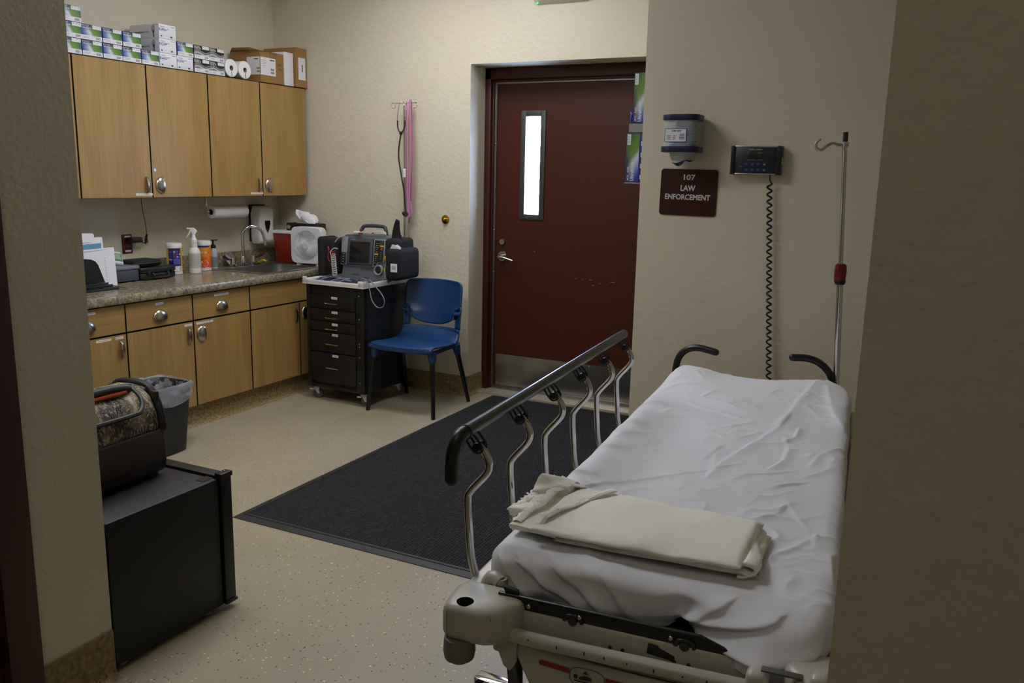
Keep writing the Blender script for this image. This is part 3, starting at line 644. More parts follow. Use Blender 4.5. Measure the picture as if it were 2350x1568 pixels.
# wipes canisters
def canister(label, loc, base_col, kind, rz):
    t = thing('wipes_canister', label, 'wipes canister', loc, rz, None)
    m = MB(); m.lathe([(.042, 0), (.046, .004), (.046, .018), (.0465, .018), (.0465, .165), (.046, .165), (.046, .17), (0, .17)], 40)
    nf = len(m.f)
    m.build('body', WHITEP, t)
    m = MB(); m.lathe([(.0468, .02), (.0468, .166)], 48); m.f = m.f[:-2]; m.m = m.m[:-2]
    nt_ = NT('canister_label_'+kind, .35); ms = nt_.n('SeparateXYZ'); nt_.l(nt_.mapping(), ms.inputs[0])
    if kind == 'blue': nt_.col(nt_.ramp(nt_.math('ADD', nt_.math('MULTIPLY', ms.outputs[1], 10.), .5), [(.13, '#d8c420'), (.15, '#1a1e78'), (.85, '#1f2480'), (.87, '#d8b41a')], 'LINEAR')); 
    else: nt_.col(nt_.ramp(nt_.math('MULTIPLY', ms.outputs[2], 5.5), [(.1, '#c8420c'), (.45, '#e07a14'), (.7, '#e08a1a'), (.95, '#c8901e')]))
    m.build('label_wrap', nt_.m, t)
    m = MB(); m.lathe([(.047, .165), (.0495, .168), (.0495, .190), (.046, .196), (.030, .199), (0, .199)], 40); m.build('lid', WHITEP, t)
    def wrap(mb, y, z, w_, h, mi, r=.0472):
        a0 = y/.0468; n = max(2, int(w_/.006)); vs = []; fs = []
        for i in range(n+1):
            a = a0+(i/n-.5)*w_/.0468
            for zz in (z-h/2, z+h/2): vs.append((r*math.cos(a), r*math.sin(a), zz))
        for i in range(n): fs.append((2*i, 2*i+2, 2*i+3, 2*i+1))
        mb.add(vs, fs, mi)
    def wtext(mb, st, size, y, z, mi, r=.0474, bold=0., sx=1.):
        V, F = text_data(st, bold); mb.add([(r*math.cos((y+v.x*size*sx)/.0468), r*math.sin((y+v.x*size*sx)/.0468), z+v.y*size) for v in V], F, mi)
    p = MB()
    if kind == 'blue':
        wrap(p, 0, .158, .075, .006, 3)
        for i in range(3):
            for j in range(3): wrap(p, -.002+.018*i, .144-.016*j, .011, .010, [0, 4, 5][(i+j) % 3]); wrap(p, -.002+.018*i, .143-.016*j, .006, .005, [5, 3, 1][(i*2+j) % 3], .0474)
        wrap(p, .018, .083, .052, .036, 6); wrap(p, .012, .038, .060, .032, 0)
        for k in range(7): wrap(p, .032, .027+.0035*k, .010, .0018, 3, .0474)
        wrap(p, -.027, .144, .016, .010, 5); wrap(p, -.027, .095, .018, .009, 7)
        for k in range(5): wrap(p, -.028, .132-.007*k, .018, .002, 6)
    else:
        wrap(p, -.005, .160, .085, .010, 2)
        def poly(pts, mi, r): p.add([(r*math.cos(y/.0468), r*math.sin(y/.0468), z) for y, z in pts], [tuple(range(len(pts)))], mi)
        poly([(-.045, .128), (-.006, .148), (.033, .128), (.033, .112), (-.006, .096), (-.045, .112)], 1, .0472)
        for (a, b_) in ((-.040, -.02), (-.02, 0), (0, .028)): poly([(a, .114), (b_, .112), (b_, .130), (a, .128)], 2, .0474)
        wtext(p, 'CLOROX', .0165, -.006, .121, 0, .0478, .02, .85)
        wtext(p, 'DISINFECTING', .0085, -.006, .086, 2, .0478, .02); wtext(p, 'WIPES', .0085, -.006, .075, 2, .0478, .02)
        poly([(.004+.026*math.cos(a*PI/10), .050+.019*math.sin(a*PI/10)) for a in range(20)], 0, .0474)
        for k in range(6): wrap(p, .046, .145-.018*k, .004, .010, 2)
        wrap(p, -.02, .024, .03, .003, 0); wrap(p, .02, .024, .03, .003, 0)
    p.build('label_print', [WHITEM, RED, mat('print_navy', '#22246a', .5), INK, mat('print_teal', '#4f7a72', .5), mat('print_rose', '#a05050', .5), mat('print_lilac', '#54559a', .5), mat('print_gold', '#c89a3a', .5)], t, smooth=0)
    return t
canister('blue and yellow wipes canister with white lid behind the black case', (-4.30, 3.850, CT), '#22267a', 'blue', R(-38))
canister('orange wipes canister with white lid behind the spray bottle', (-4.315, 4.108, CT), '#e07a14', 'orange', R(-45))
# spray bottle
sb = at('white trigger spray bottle standing between two wipes canisters', 'spray bottle', 'spray_bottle', (-4.235, 3.955, CT), R(-40))
m = MB(); m.lathe([(.034, 0), (.037, .004), (.037, .030), (.0365, .032), (.0365, .128), (.037, .13), (.036, .138), (.028, .158), (.021, .166), (.019, .195), (.0165, .198), (0, .198)], 40); m.build('body', mat('bottle_white', '#d2d2cc', .4), sb)
m = MB(); m.lathe([(.0369, .036), (.0369, .126)], 40); m.f = m.f[:-2]; m.m = m.m[:-2]; m.build('label_wrap', mat('pale_label', '#bfc0b4', .5), sb)
m = MB()
for z, mi in ((.125, 0), (.037, 0)): m.lathe([(.0371, z-.001), (.0371, z+.001)], 40, m=0); m.f = m.f[:-2]; m.m = m.m[:-2]
for k in range(11):
    a0, a1 = R(-75), R(50+10*math.sin(k*2)); z = .115-.0068*k
    vs = [(.0371*math.cos(a0+(a1-a0)*i/12), .0371*math.sin(a0+(a1-a0)*i/12), z+dz) for i in range(13) for dz in (0, .0022)]
    m.add(vs, [(2*i, 2*i+2, 2*i+3, 2*i+1) for i in range(12)], 1)
m.build('label_print', [mat('label_line_yellow', '#b8a24a', .5), PAPERG], sb, smooth=0)
m = MB(); m.lathe([(.0205, .197), (.0205, .216), (.017, .217), (.014, .224), (.010, .245), (0, .246)], 28); m.build('collar', WHITEP, sb)
m = MB(); m.prism([(-.006, y, z) for y, z in [(-.006, .240), (.010, .240), (.012, .252), (.024, .270), (.020, .277), (.006, .290), (-.040, .292), (-.041, .281), (-.022, .281), (-.018, .272)]], (.012, 0, 0), 0, .003)
m.build('spray_head', WHITEP, sb)
m = MB(); m.tube([(0, -.016, .282), (0, -.022, .262), (0, -.036, .238), (0, -.044, .228)], [.006, .005, .004, .003], 8, smooth=4); m.build('trigger', WHITEP, sb)
# pump bottle
pb = at('clear soap pump bottle with a black pump next to the orange canister', 'soap bottle', 'pump_bottle', (-4.335, 4.212, CT))
m = MB(); m.lathe([(.024, 0), (.027, .003), (.027, .09), (.024, .115), (.018, .135), (.016, .14), (0, .14)], 32); m.build('body', mat('frosted_bottle', '#a9adb0', .2, alpha=1.), pb)
m = MB(); m.lathe([(.0273, .012), (.0273, .082)], 32); m.f = m.f[:-2]; m.m = m.m[:-2]; m.build('label_wrap', mat('grey_label', '#6f7676', .5), pb)
m = MB(); m.lathe([(.018, .139), (.018, .155), (.012, .163), (.006, .165), (.006, .19), (.008, .195), (0, .196)], 24); m.tube([(-.006, -.012, .192), (.008, .03, .192)], .0045, 8); m.build('pump', BLACKP, pb)
# paper towel under the cabinet
pt = at('white paper towel roll on a chrome holder under the wall cabinets', 'paper towel roll', 'paper_towel', (-4.27, 4.3, 1.235), 0)
m = W((-4.27, 4.3, 1.235)); m.M = m.M @ Matrix.Translation((-4.27, 4.145, 1.228)) @ Matrix.Rotation(-PI/2, 4, 'X') @ Matrix.Rotation(R(0), 4, 'Z')
m.lathe([(.018, .0), (.040, .0), (.042, .003), (.042, .302), (.040, .305), (.018, .305), (.018, 0)], 40); m.build('paper', mat('towel_paper', '#dcdcdc', .9, bump=(60, .5, .002)), pt)
m = W((-4.27, 4.3, 1.235)); m.tube([(-4.27, 4.105, 1.331), (-4.27, 4.105, 1.29), (-4.27, 4.112, 1.25), (-4.27, 4.13, 1.230), (-4.27, 4.16, 1.228), (-4.27, 4.46, 1.228)], .006, 10, smooth=4)
m.box(-4.30, -4.24, 4.09, 4.12, 1.327, 1.3295); m.build('holder', CHROME, pt)
# wall soap dispenser
sd = at('white and black soap dispenser on the wall right of the faucet', 'soap dispenser', 'soap_dispenser', (-4.43, 4.76, 1.13))
m = W((-4.43, 4.76, 1.13)); m.prism([(x, 4.652, z) for x, z in [(-4.43, 1.0), (-4.40, 1.005), (-4.395, 1.05), (-4.40, 1.22), (-4.385, 1.240), (-4.385, 1.262), (-4.43, 1.262)]], (0, .125, 0), 0, .004); m.build('back_housing', BLACKP, sd)
m = W((-4.43, 4.76, 1.13)); m.prism([(x, 4.645, z) for x, z in [(-4.405, .985), (-4.335, .985), (-4.318, 1.01), (-4.312, 1.215), (-4.325, 1.243), (-4.36, 1.254), (-4.395, 1.254), (-4.40, 1.225), (-4.41, 1.20), (-4.41, 1.03)]], (0, .139, 0), 0, .012); m.build('cover', WHITEP, sd)
m = W((-4.43, 4.76, 1.13)); m.prism([(-4.3165, y-.06, z) for y, z in [(4.752, 1.150), (4.804, 1.150), (4.806, 1.128), (4.795, 1.09), (4.778, 1.062), (4.761, 1.09), (4.750, 1.128)]], (.004, 0, 0)); m.build('window', mat('dispenser_window', '#1c1a18', .15), sd)
# sharps container and tissue box
sc_ = at('red sharps container with white lid behind the box fan', 'sharps container', 'sharps_container', (-4.18, 4.85, CT))
m = MB()
def taper(mb, x0, x1, y0, y1, z0, z1, k, m_=0, b=.008):
    cx, cy = (x0+x1)/2, (y0+y1)/2; i0 = len(mb.v); mb.box(x0, x1, y0, y1, z0, z1, b, m_, 3)
    for v in mb.v[i0:]:
        f = k+(1-k)*(v.z-z0)/(z1-z0); v.x = cx+(v.x-cx)*f; v.y = cy+(v.y-cy)*f
taper(m, -.14, .14, -.075, .075, .0, .212, .88); m.build('body', mat('sharps_red', '#7c1f08', .35), sc_)
m = MB(); m.box(-.148, .148, -.082, .082, .212, .236, .006, 0, 3); m.build('lid', WHITEP, sc_)
tb = at('dark green tissue box on the lid of the red sharps container', 'tissue box', 'tissue_box', (-4.06, 4.86, CT+.2365))
m = MB(); m.box(-.155, .115, -.055, .055, 0, .055, .002); m.build('carton', mat('tissue_carton', '#16190f', .5, bump=(50, .1, .001)), tb)
m = MB(); m.prism([(-.135+.016*math.cos(a*PI/8), -.0555, .026+.016*math.sin(a*PI/8)) for a in range(16)], (0, -.0006, 0), 0); m.prism([(-.135+.011*math.cos(a*PI/8), -.0562, .026+.011*math.sin(a*PI/8)) for a in range(16)], (0, -.0006, 0), 1)
m.prism([(-.117+.004*math.cos(a*PI/8), -.0562, .030+.004*math.sin(a*PI/8)) for a in range(16)], (0, -.0006, 0), 2); m.box(.035, .048, -.0562, -.055, .015, .038, 0, 1); m.box(.065, .076, -.0562, -.055, .015, .038, 0, 3)
m.build('printing', [mat('dim_grey', '#7a7a78', .5), PAPERG, mat('print_yellow', '#c0a818', .5), mat('print_sky', '#6a90c0', .5)], tb)
m = MB(); random.seed(9)
def tis(u, v):
    a = (u-.5); return (-.085+.16*u+.02*math.sin(v*5+u*3), -.03+.05*math.sin(u*7+v*3)*v+.03*v, .052+(.085-.05*abs(a)*1.2-.045*u)*v+.012*math.sin(u*13)*v)
m.grid(lambda u, v: (-.10+.10*u+.004*math.sin(v*6), -.012+.03*u*v+.008*math.sin(u*9), .052+(.098-.02*u)*v), 20, 10); m.grid(tis, 30, 12); m.grid(lambda u, v: (-.06+.14*u-.025*v, -.02+.04*v*math.cos(u*6), .052+(.06+.02*math.cos(u*9))*v), 30, 10); m.build('tissue', mat('tissue_paper', '#e0e0e2', .9), tb, solid=.0006)
# box fan
fn = at('white square box fan standing at the end of the worktop', 'fan', 'box_fan', (-3.955, 4.735, CT), R(6))
Wd, Hh = .255, .258; z0 = .022; cz = z0+Hh/2-.004; rf = .104
m = MB()
N = 64
def rr_pt(a, hw, hh, r):
    c, s = math.cos(a), math.sin(a); q = (abs(c)**7+abs(s)**7)**(-1/7.); return hw*c*q, hh*s*q
outer = [rr_pt(2*PI*k/N, Wd/2, Hh/2, .02) for k in range(N)]; inner = [(rf*math.cos(2*PI*k/N), rf*math.sin(2*PI*k/N)) for k in range(N)]
rings = [(.97, None, -.036), (1., None, -.028), (1., None, .028), (.97, None, .036)]
vs = [(x*k, y, cz+z*k) for k, _, y in rings for x, z in outer]+[(x, y, cz+z) for y in (-.036, .036) for x, z in inner]
fs = [(i*N+k, i*N+(k+1) % N, (i+1)*N+(k+1) % N, (i+1)*N+k) for i in range(3) for k in range(N)]
fs += [(k, (k+1) % N, 4*N+(k+1) % N, 4*N+k) for k in range(N)]+[(3*N+k, 3*N+(k+1) % N, 5*N+(k+1) % N, 5*N+k) for k in range(N)]+[(4*N+k, 4*N+(k+1) % N, 5*N+(k+1) % N, 5*N+k) for k in range(N)]
m.add(vs, fs); FANW = mat('fan_white', '#cfd0d4', .35); m.build('housing', FANW, fn)
m = MB(); m.lathe([(0, -.046), (.024, -.044), (.028, -.036), (.026, -.030)], 32); hub = m; g = MB(); g.M = Matrix.Translation((0, 0, cz)) @ Matrix.Rotation(-PI/2, 4, 'X')
# hub disc and swirled ribs of the front grille
g2 = MB()
for k in range(54):
    a0 = 2*PI*k/54; pts = []
    for i in range(9):
        f = i/8; r = .024+(rf-.024)*f; a = a0-.95*f**1.3
        pts.append((r*math.cos(a), -.040+.004*f, cz+r*math.sin(a)))
    g2.tube(pts, .0022, 4, caps=False)
g2.build('grille', FANW, fn)
g = MB(); g.cyl((0, -.046, cz), (0, -.034, cz), .024, .027, 32); g.build('hub_cap', FANW, fn)
g = MB()
for k in range(5):
    a0 = 2*PI*k/5
    g.grid(lambda u, v: ((.02+.078*v)*math.cos(a0+(u-.5)*1.0), (u-.5)*.03*(1), cz+(.02+.078*v)*math.sin(a0+(u-.5)*1.0)), 8, 5)
g.cyl((0, -.02, cz), (0, .02, cz), .025, .025, 24); g.build('blades', mat('fan_blade_grey', '#5c5c58', .5), fn, solid=.002)
g = MB()
for k in range(30):
    a = 2*PI*k/30; g.tube([(.02*math.cos(a), .036, cz+.02*math.sin(a)), (rf*math.cos(a), .036, cz+rf*math.sin(a))], .0014, 4)
g.cyl((0, .034, cz), (0, .038, cz), .04, .04, 24); g.build('rear_grille', FANW, fn)
for sx in (-.08, .08): g = MB(); g.lathe([(.015, 0), (.019, .004), (.017, .02), (.016, .03), (0, .03)], 20, (sx, 0, 0), 0, 1, 1.6); g.build('foot', FANW, fn)

# ------------------------------------------------------------------ the black drawer cart
CX, CY = -3.20, 4.345
cart = thing('drawer_cart', 'black five-drawer rolling cart with white tray top beside the blue chair', 'cart', (CX, CY, 0), R(-2.5))
cw, cdp = .475, .445                      # local: x from -cw to 0, y from 0 to cdp (front faces -y)
m = MB(); m.box(-cw+.01, -.005, .008, cdp-.01, .105, .775, .004); m.build('body', mat('cart_black', '#0d0e10', .45), cart)
m = MB()
for x0, x1 in ((-cw, -cw+.028), (-.062, 0)): m.box(x0, x1, -.004, .03, .088, .778, .003)
m.box(-.012, 0, .0, cdp-.005, .088, .778, .003); m.box(-cw, 0, -.002, .02, .088, .112, .002); m.box(-.03, .004, 0.05, .075, .12, .62, .002)
m.build('frame', mat('cart_frame_black', '#101113', .4), cart)
m = MB()
for z in (.73, .58, .42, .40, .33, .16): m.ball((-.035, -.004, z), .005, 5)
for z in (.745, .74): m.cyl((.0, .10, z), (.003, .10, z), .006, n=10)
m.build('screw', mat('screw_steel', '#a0a0a0', .3, 1.), cart)
zs = [(.625, .715), (.545, .620), (.475, .540), (.335, .470), (.13, .330)]
for i, (a, b) in enumerate(zs):
    m = MB(); m.box(-cw+.032, -.066, -.006, .02, a+.004, b, .003); d = m.build('drawer', mat('cart_black'), cart)
    hx = -cw*.52; hz = b-(.050 if i < 3 else (.075 if i == 3 else .095)); hz = max(hz, a+.02)
    m = MB(); m.tube([(hx-.05, -.004, hz), (hx-.05, -.026, hz), (hx+.05, -.026, hz), (hx+.05, -.004, hz)], .0045, 8); m.build('handle', CHROME, d)
    m = MB(); m.quad((hx+.012, -.006, b-.014), (1, 0, 0), (0, 0, 1), .050, .016, 0, .0008); m.quad((hx+.012, -.006, b-.014), (1, 0, 0), (0, 0, 1), .034, .004, 1, .0014); m.build('label_strip', [LABELT, PAPERG], d, smooth=0)
m = MB()
for q in ((-cw-.015, .015, -.022, cdp+.01, .782, .790, 0), (-cw-.015, .015, -.022, -.012, .788, .812, .003), (-cw-.015, .015, cdp, cdp+.01, .788, .815, .003), (-cw-.015, -cw-.005, -.02, cdp+.01, .788, .815, .003), (.005, .015, -.02, cdp+.01, .788, .815, .003)): m.box(*q)
m.box(-.03, .015, -.022, -.012, .79, .828, .004); m.box(-cw-.015, -cw+.02, -.022, -.012, .79, .828, .004); m.box(.005, .015, -.022, .02, .79, .828, .004)
m.build('tray_top', WHITEP, cart)
for (x, y, a) in ((-cw+.035, .035, 40), (-.035, .035, 35), (-cw+.035, cdp-.04, -30), (-.035, cdp-.04, 20)):
    m = MB(); m.M = Matrix.Translation((x, y, 0)) @ Matrix.Rotation(R(a), 4, 'Z')
    m.lathe([(.012, .075), (.016, .078), (.016, .089), (0, .090)], 16)
    m.prism([(-.014, -.013, z_) if 0 else (xx, -.013, zz) for xx, zz in [(-.02, .078), (.02, .078), (.014, .05), (.02, .032), (.008, .028), (-.004, .05)]], (0, .004, 0)); m.prism([(xx, .009, zz) for xx, zz in [(-.02, .078), (.02, .078), (.014, .05), (.02, .032), (.008, .028), (-.004, .05)]], (0, .004, 0))
    m.box(-.022, .02, -.013, .013, .072, .080, .003); m.box(-.045, -.015, -.012, .012, .058, .068, .003)
    c = m.build('caster', mat('caster_grey', '#c2c2c4', .4), cart)
    m = MB(); m.M = Matrix.Translation((x, y, 0)) @ Matrix.Rotation(R(a), 4, 'Z') @ Matrix.Translation((.012, 0, .0325)) @ Matrix.Rotation(PI/2, 4, 'X')
    m.lathe([(0, -.008), (.024, -.008), (.030, -.010), (.0325, -.006), (.0325, .006), (.030, .010), (.024, .008), (0, .008)], 28); m.build('wheel', mat('wheel_grey', '#48484b', .5), c)
# items on the cart (world coordinates)
TZ = .7905
pd = thing('wrapped_pads', 'dark blue pads in clear wrapping spread on the white cart tray', 'pads', (-3.45, 4.42, TZ), R(-2.5))
m = MB()
for (x0, x1, y0, y1, z) in ((-.20, -.07, -.055, .09, .006), (-.065, .215, -.06, .075, .010)):
    m.grid(lambda u, v: (x0+(x1-x0)*u, y0+(y1-y0)*v, z+.018*math.sin(PI*min(1, max(0, u)))**.4*math.sin(PI*v)**.4+.002*math.sin(u*15+v*9)), 22, 14)
m.build('pad', mat('pad_navy', '#232c4c', .25, coat=.6), pd, solid=.002)
m = MB()
for (a, b) in (((-.02, -.06), (.03, .07)), ((-.12, -.05), (-.06, .08)), ((.05, -.06), (.12, -.02))):
    m.box(0, 0, 0, 0, 0, 0) if 0 else m.tube([(a[0], a[1], .02), ((a[0]+b[0])/2, (a[1]+b[1])/2, .034), (b[0], b[1], .026)], .0016, 6)
m.build('wrap_seam', mat('wrap_seam', '#b9bdc8', .3), pd)
# patient monitor
mo = thing('patient_monitor', 'grey patient monitor with dark screen standing on the white cart tray', 'monitor', (-3.345, 4.55, TZ+.003), R(6))
MG = mat('monitor_grey', '#5b6066', .4); MGL = mat('monitor_light_grey', '#7b8086', .4)
m = MB(); prof = [(-.185, .0), (.175, .0), (.18, .02), (.192, .26), (.175, .305), (-.165, .305), (-.188, .285), (-.192, .11), (-.17, .10)]
m.prism([(x, .0, z) for x, z in prof], (0, .17, 0), 0, .010)
# lean the front a little
for v in m.v: v.y += (v.z)*.16
m.build('housing', MG, mo)
def mon(mb): mb.M = Matrix(((1, 0, 0, 0), (0, 1, .16, -.0005), (0, 0, 1, 0), (0, 0, 0, 1))); return mb
m = mon(MB()); m.prism([(x, -.014, z) for x, z in [(-.135, .285), (.05, .285), (.055, .115), (-.14, .115)]], (0, .02, 0), 0, .004); bz = m.build('screen_bezel', mat('bezel_grey', '#3f444b', .4), mo)
m = mon(MB()); m.box(-.115, .035, -.0160, -.0125, .125, .262, .001); m.build('screen', mat('monitor_glass', '#17181a', .12), bz)
m = mon(MB()); m.box(-.188, -.138, -.008, .01, .105, .292, .008); m.build('side_grip', MGL, mo); m = mon(MB()); m.box(.148, .19, -.008, .01, .03, .285, .006); [m.box(.155, .188, -.010, 0, z, z+.004) for z in (.225, .165, .105)]; m.build('side_grip', MGL, mo)
m = mon(MB()); m.box(-.183, -.145, -.0105, -.006, .112, .188, .003); m.build('connector_panel', BLACKP, mo)
m = mon(MB()); [m.quad((-.164, -.0105, .178-.017*k), (1, 0, 0), (0, 0, 1), .012, .004, 0, .0006) for k in range(4)]; m.quad((-.172, -.008, .265), (1, 0, 0), (0, 0, 1), .010, .010, 1, .0008)
m.text('LIFEPAK', .010, (-.095, -.0145, .274), (1, 0, 0), (0, 0, 1), 2, .01, .0008); m.build('printing', [PAPERG, mat('monitor_orange', '#c4512a', .5), mat('monitor_lettering', '#9ba0a6', .5)], mo, smooth=0)
m = mon(MB()); m.prism([(x, -.012, z) for x, z in [(.062, .282), (.142, .282), (.142, .135), (.10, .13), (.09, .105), (.062, .105)]], (0, .015, 0), 0, .003); kp_ = m.build('key_panel', mat('key_panel_rim', '#858a90', .4), mo)
m = mon(MB()); m.prism([(x, -.0135, z) for x, z in [(.068, .276), (.136, .276), (.136, .138), (.098, .135), (.086, .112), (.068, .112)]], (0, .003, 0)); m.build('key_field', BLACKP, kp_)
m = mon(MB())
def key(x, z, w_, h, c): m.quad((x, -.0135, z), (1, 0, 0), (0, 0, 1), w_, h, c, .0010)
key(.120, .267, .022, .008, 0); key(.122, .240, .026, .010, 1); key(.085, .187, .026, .011, 1); key(.086, .243, .012, .004, 1); key(.121, .221, .012, .014, 2)
for k, (x, z) in enumerate([(.085, .256), (.104, .256), (.104, .243), (.080, .230), (.094, .230), (.087, .217), (.085, .201), (.084, .173), (.082, .160), (.119, .198), (.119, .185), (.119, .172), (.119, .159), (.078, .146), (.077, .130), (.120, .254)]): key(x, z, .012, .003, 3)
m.build('keys', [mat('key_green', '#1e6b38', .5), mat('key_yellow', '#c79a1c', .5), mat('key_orange', '#c4512a', .5), PAPERG], kp_, smooth=0)
m = MB(); m.M = Matrix(((1, 0, 0, 0), (0, 1, .16, 0), (0, 0, 1, 0), (0, 0, 0, 1))) @ Matrix.Translation((.108, 0, .085)) @ Matrix.Rotation(PI/2, 4, 'X')
m.lathe([(.030, .0), (.034, .004), (.034, .018), (.030, .022), (.024, .020), (.022, .008), (.0, .007)], 32); m.build('selector_knob', MGL, mo)
m = MB(); m.M = Matrix(((1, 0, 0, 0), (0, 1, .16, 0), (0, 0, 1, 0), (0, 0, 0, 1))) @ Matrix.Translation((.108, 0, .085)) @ Matrix.Rotation(PI/2, 4, 'X')
m.lathe([(.0, .0075), (.021, .0078), (.021, .014), (.012, .017), (0, .017)], 24); m.build('knob_cap', BLACKP, mo)
m = MB(); m.tube([(-.085, .11, .305), (-.075, .115, .345), (-.045, .118, .362), (.075, .118, .362), (.10, .115, .345), (.11, .11, .305)], .0125, 12, smooth=5); m.build('carry_handle', mat('handle_dark', '#3a3d44', .45), mo)
m = mon(MB()); m.box(-.10, -.04, -.004, .002, .045, .050); m.box(-.03, .06, -.006, .0, .086, .0885); m.box(0.0, .035, -.006, 0, .02, .034, .003); m.box(-.15, .1, -.004, .001, .094, .100); m.build('lower_vents', GREYD, mo)
# cables
cb = thing('monitor_cables', 'grey and white monitor cables on top of and hanging from the patient monitor', 'cables', (-3.35, 4.5, TZ+.003))
L = (-3.35, 4.5, TZ+.003)
m = W(L)
for k in range(5):
    zz = 1.105+.004*k
    m.tube([(-3.44+.01*k, 4.60+.008*k, zz), (-3.38, 4.585+.01*k, zz+.010), (-3.30, 4.60+.006*k, zz+.006), (-3.225-.008*k, 4.60+.01*k, zz+.008), (-3.215, 4.62, zz-.004)], .0025, 6, smooth=5)
m.tube([(-3.44, 4.59, 1.105), (-3.50, 4.57, 1.10), (-3.545, 4.545, 1.075), (-3.57, 4.54, 1.045)], .003, 6, smooth=5)
m.build('white_leads', mat('lead_white', '#b9b6ac', .5), cb)
m = W(L); m.box(-3.445, -3.405, 4.57, 4.60, 1.108, 1.122, .004); m.build('lead_block', WHITEP, cb)
m = W(L); m.box(-3.405, -3.375, 4.568, 4.585, 1.106, 1.115, .003); m.box(-3.30, -3.285, 4.572, 4.585, 1.113, 1.119, .002); m.build('red_clip', mat('clip_red', '#a82d16', .4), cb)
m = W(L)
coil = []
for k in range(170):
    f = k/169; a = f*2*PI*11; ax = (-3.545+.035*f, 4.485-.03*f, .965-.130*f); rad = .018
    coil.append((ax[0]+rad*math.cos(a)*.9, ax[1]+rad*math.cos(a)*.1, ax[2]+rad*.5*math.sin(a)))
m.tube(coil, .0042, 6)
m.tube([(-3.525, 4.51, 1.005), (-3.55, 4.50, 1.008), (-3.57, 4.49, .985), (-3.565, 4.485, .965)], .004, 6, smooth=4)
m.build('coiled_cable', mat('coil_grey', '#a09f9a', .45), cb)
m = W(L)
m.tube([(-3.30, 4.44, .81), (-3.27, 4.40, .835), (-3.22, 4.37, .842), (-3.17, 4.345, .825), (-3.145, 4.335, .78), (-3.125, 4.33, .715), (-3.085, 4.33, .675), (-3.045, 4.33, .68), (-3.03, 4.33, .72), (-3.055, 4.33, .765), (-3.10, 4.34, .80), (-3.16, 4.37, .83), (-3.24, 4.42, .835)], .0035, 8, smooth=6)
m.build('looped_cable', mat('loop_grey', '#77777a', .4), cb)
# soft bags at the sides of the monitor
lb = thing('side_pouch', 'black padded pouch with red leads on the left side of the patient monitor', 'pouch', (-3.62, 4.56, TZ+.003))
m = MB(); m.box(-.065, .055, -.02, .14, .03, .275, .028, 0, 4); m.build('body', BLACKC, lb)
m = MB(); m.box(-.085, -.03, -.05, .12, .02, .285, .024, 0, 4); m.build('flap', BLACKC, lb)
m = MB(); m.tube([(.0, -.03, .22), (.01, -.038, .19), (0, -.035, .15), (.01, -.034, .12)], .004, 6, smooth=3); m.box(.028, .05, -.035, -.02, .165, .19, .004); m.box(.02, .036, -.035, -.02, .10, .112, .003); m.build('red_lead', mat('lead_red', '#a01818', .4), lb)
rb = thing('side_bag', 'black padded accessory bag with a white label on the right side of the monitor', 'bag', (-3.09, 4.60, TZ+.0255))
m = MB(); m.box(-.09, .015, -.06, .15, .0, .275, .03, 0, 4); m.build('body', BLACKC, rb)
m = MB(); m.box(-.045, .065, -.12, .14, .012, .215, .032, 0, 4); m.build('pocket', BLACKC, rb)
m = MB(); m.quad((.030, -.1205, .095), (1, 0, 0), (0, 0, 1), .050, .054, 0, .0012); [m.quad((.030, -.1205, .103-.008*k), (1, 0, 0), (0, 0, 1), .032, .0055, 1, .002) for k in range(3)]; m.build('label_patch', [WHITEM, PAPERG], rb, smooth=0)
m = MB(); m.grid(lambda u, v: (-.055+.075*u*(1-.86*v)+.035*v**2, -.02+.03*math.sin(u*2), .26+.14*v-.02*u), 10, 12); m.build('raised_flap', BLACKC, rb, solid=.006)
m = MB(); m.box(-.062, -.052, -.096, -.088, .135, .165, .002); m.box(-.066, -.056, -.096, -.088, .055, .085, .002); m.build('yellow_tab', mat('tab_yellow', '#c39a18', .5), rb)
m = MB(); m.prism([(-.02, -.09, .212), (-.005, -.09, .240), (.02, -.09, .235), (.058, -.09, .213)], (0, .012, 0)); m.prism([(.0, -.075, .212), (.02, -.075, .24), (.05, -.075, .22)], (0, .012, 0)); m.build('packet', mat('packet_white', '#c3c4cc', .4), rb)

# ------------------------------------------------------------------ against the back wall
iv = thing('iv_pole', 'thin steel drip stand with two curled hooks behind the black cart', 'drip stand', (-3.255, 4.90, 0))
L = (-3.255, 4.90, 0)
m = W(L); m.cyl((-3.255, 4.90, .03), (-3.255, 4.90, 1.50), .0085, n=16); lo = m.build('lower_tube', STEEL, iv)
m = W(L); m.cyl((-3.255, 4.90, 1.5), (-3.258, 4.90, 1.965), .006, n=14); m.build('upper_tube', CHROME, iv)
m = W(L); m.lathe([(.009, 1.475), (.013, 1.48), (.013, 1.53), (.008, 1.535)], 18, (-3.255, 4.90, 0)); m.build('collar', WHITEP, iv)
for s_ in (-1, 1):
    m = W(L); pts = [(-3.258, 4.90, 1.962), (-3.258+s_*.10, 4.90, 1.966)]
    for k in range(11): a = R(90-s_*0)-s_*0; an = PI/2-s_*(k*2*PI/12)*1.0; pts.append((-3.258+s_*.085+.017*math.cos(an), 4.90+.002*k*0, 1.948+.018*math.sin(an)))
    m.tube(pts, .0022, 8); m.build('hook', CHROME, iv)
m = W(L)
for a in range(5): m.tube([(-3.255, 4.90, .055), (-3.255+.10*math.cos(a*2*PI/5+.4)*.6, 4.90+.05*math.sin(a*2*PI/5+.4), .02)], .008, 8)
m.build('base', BLACKP, iv)
st = thing('stethoscope', 'black stethoscope hanging from the drip stand behind the cart', 'stethoscope', (-3.265, 4.88, 1.96))
L = (-3.265, 4.88, 1.96); m = W(L)
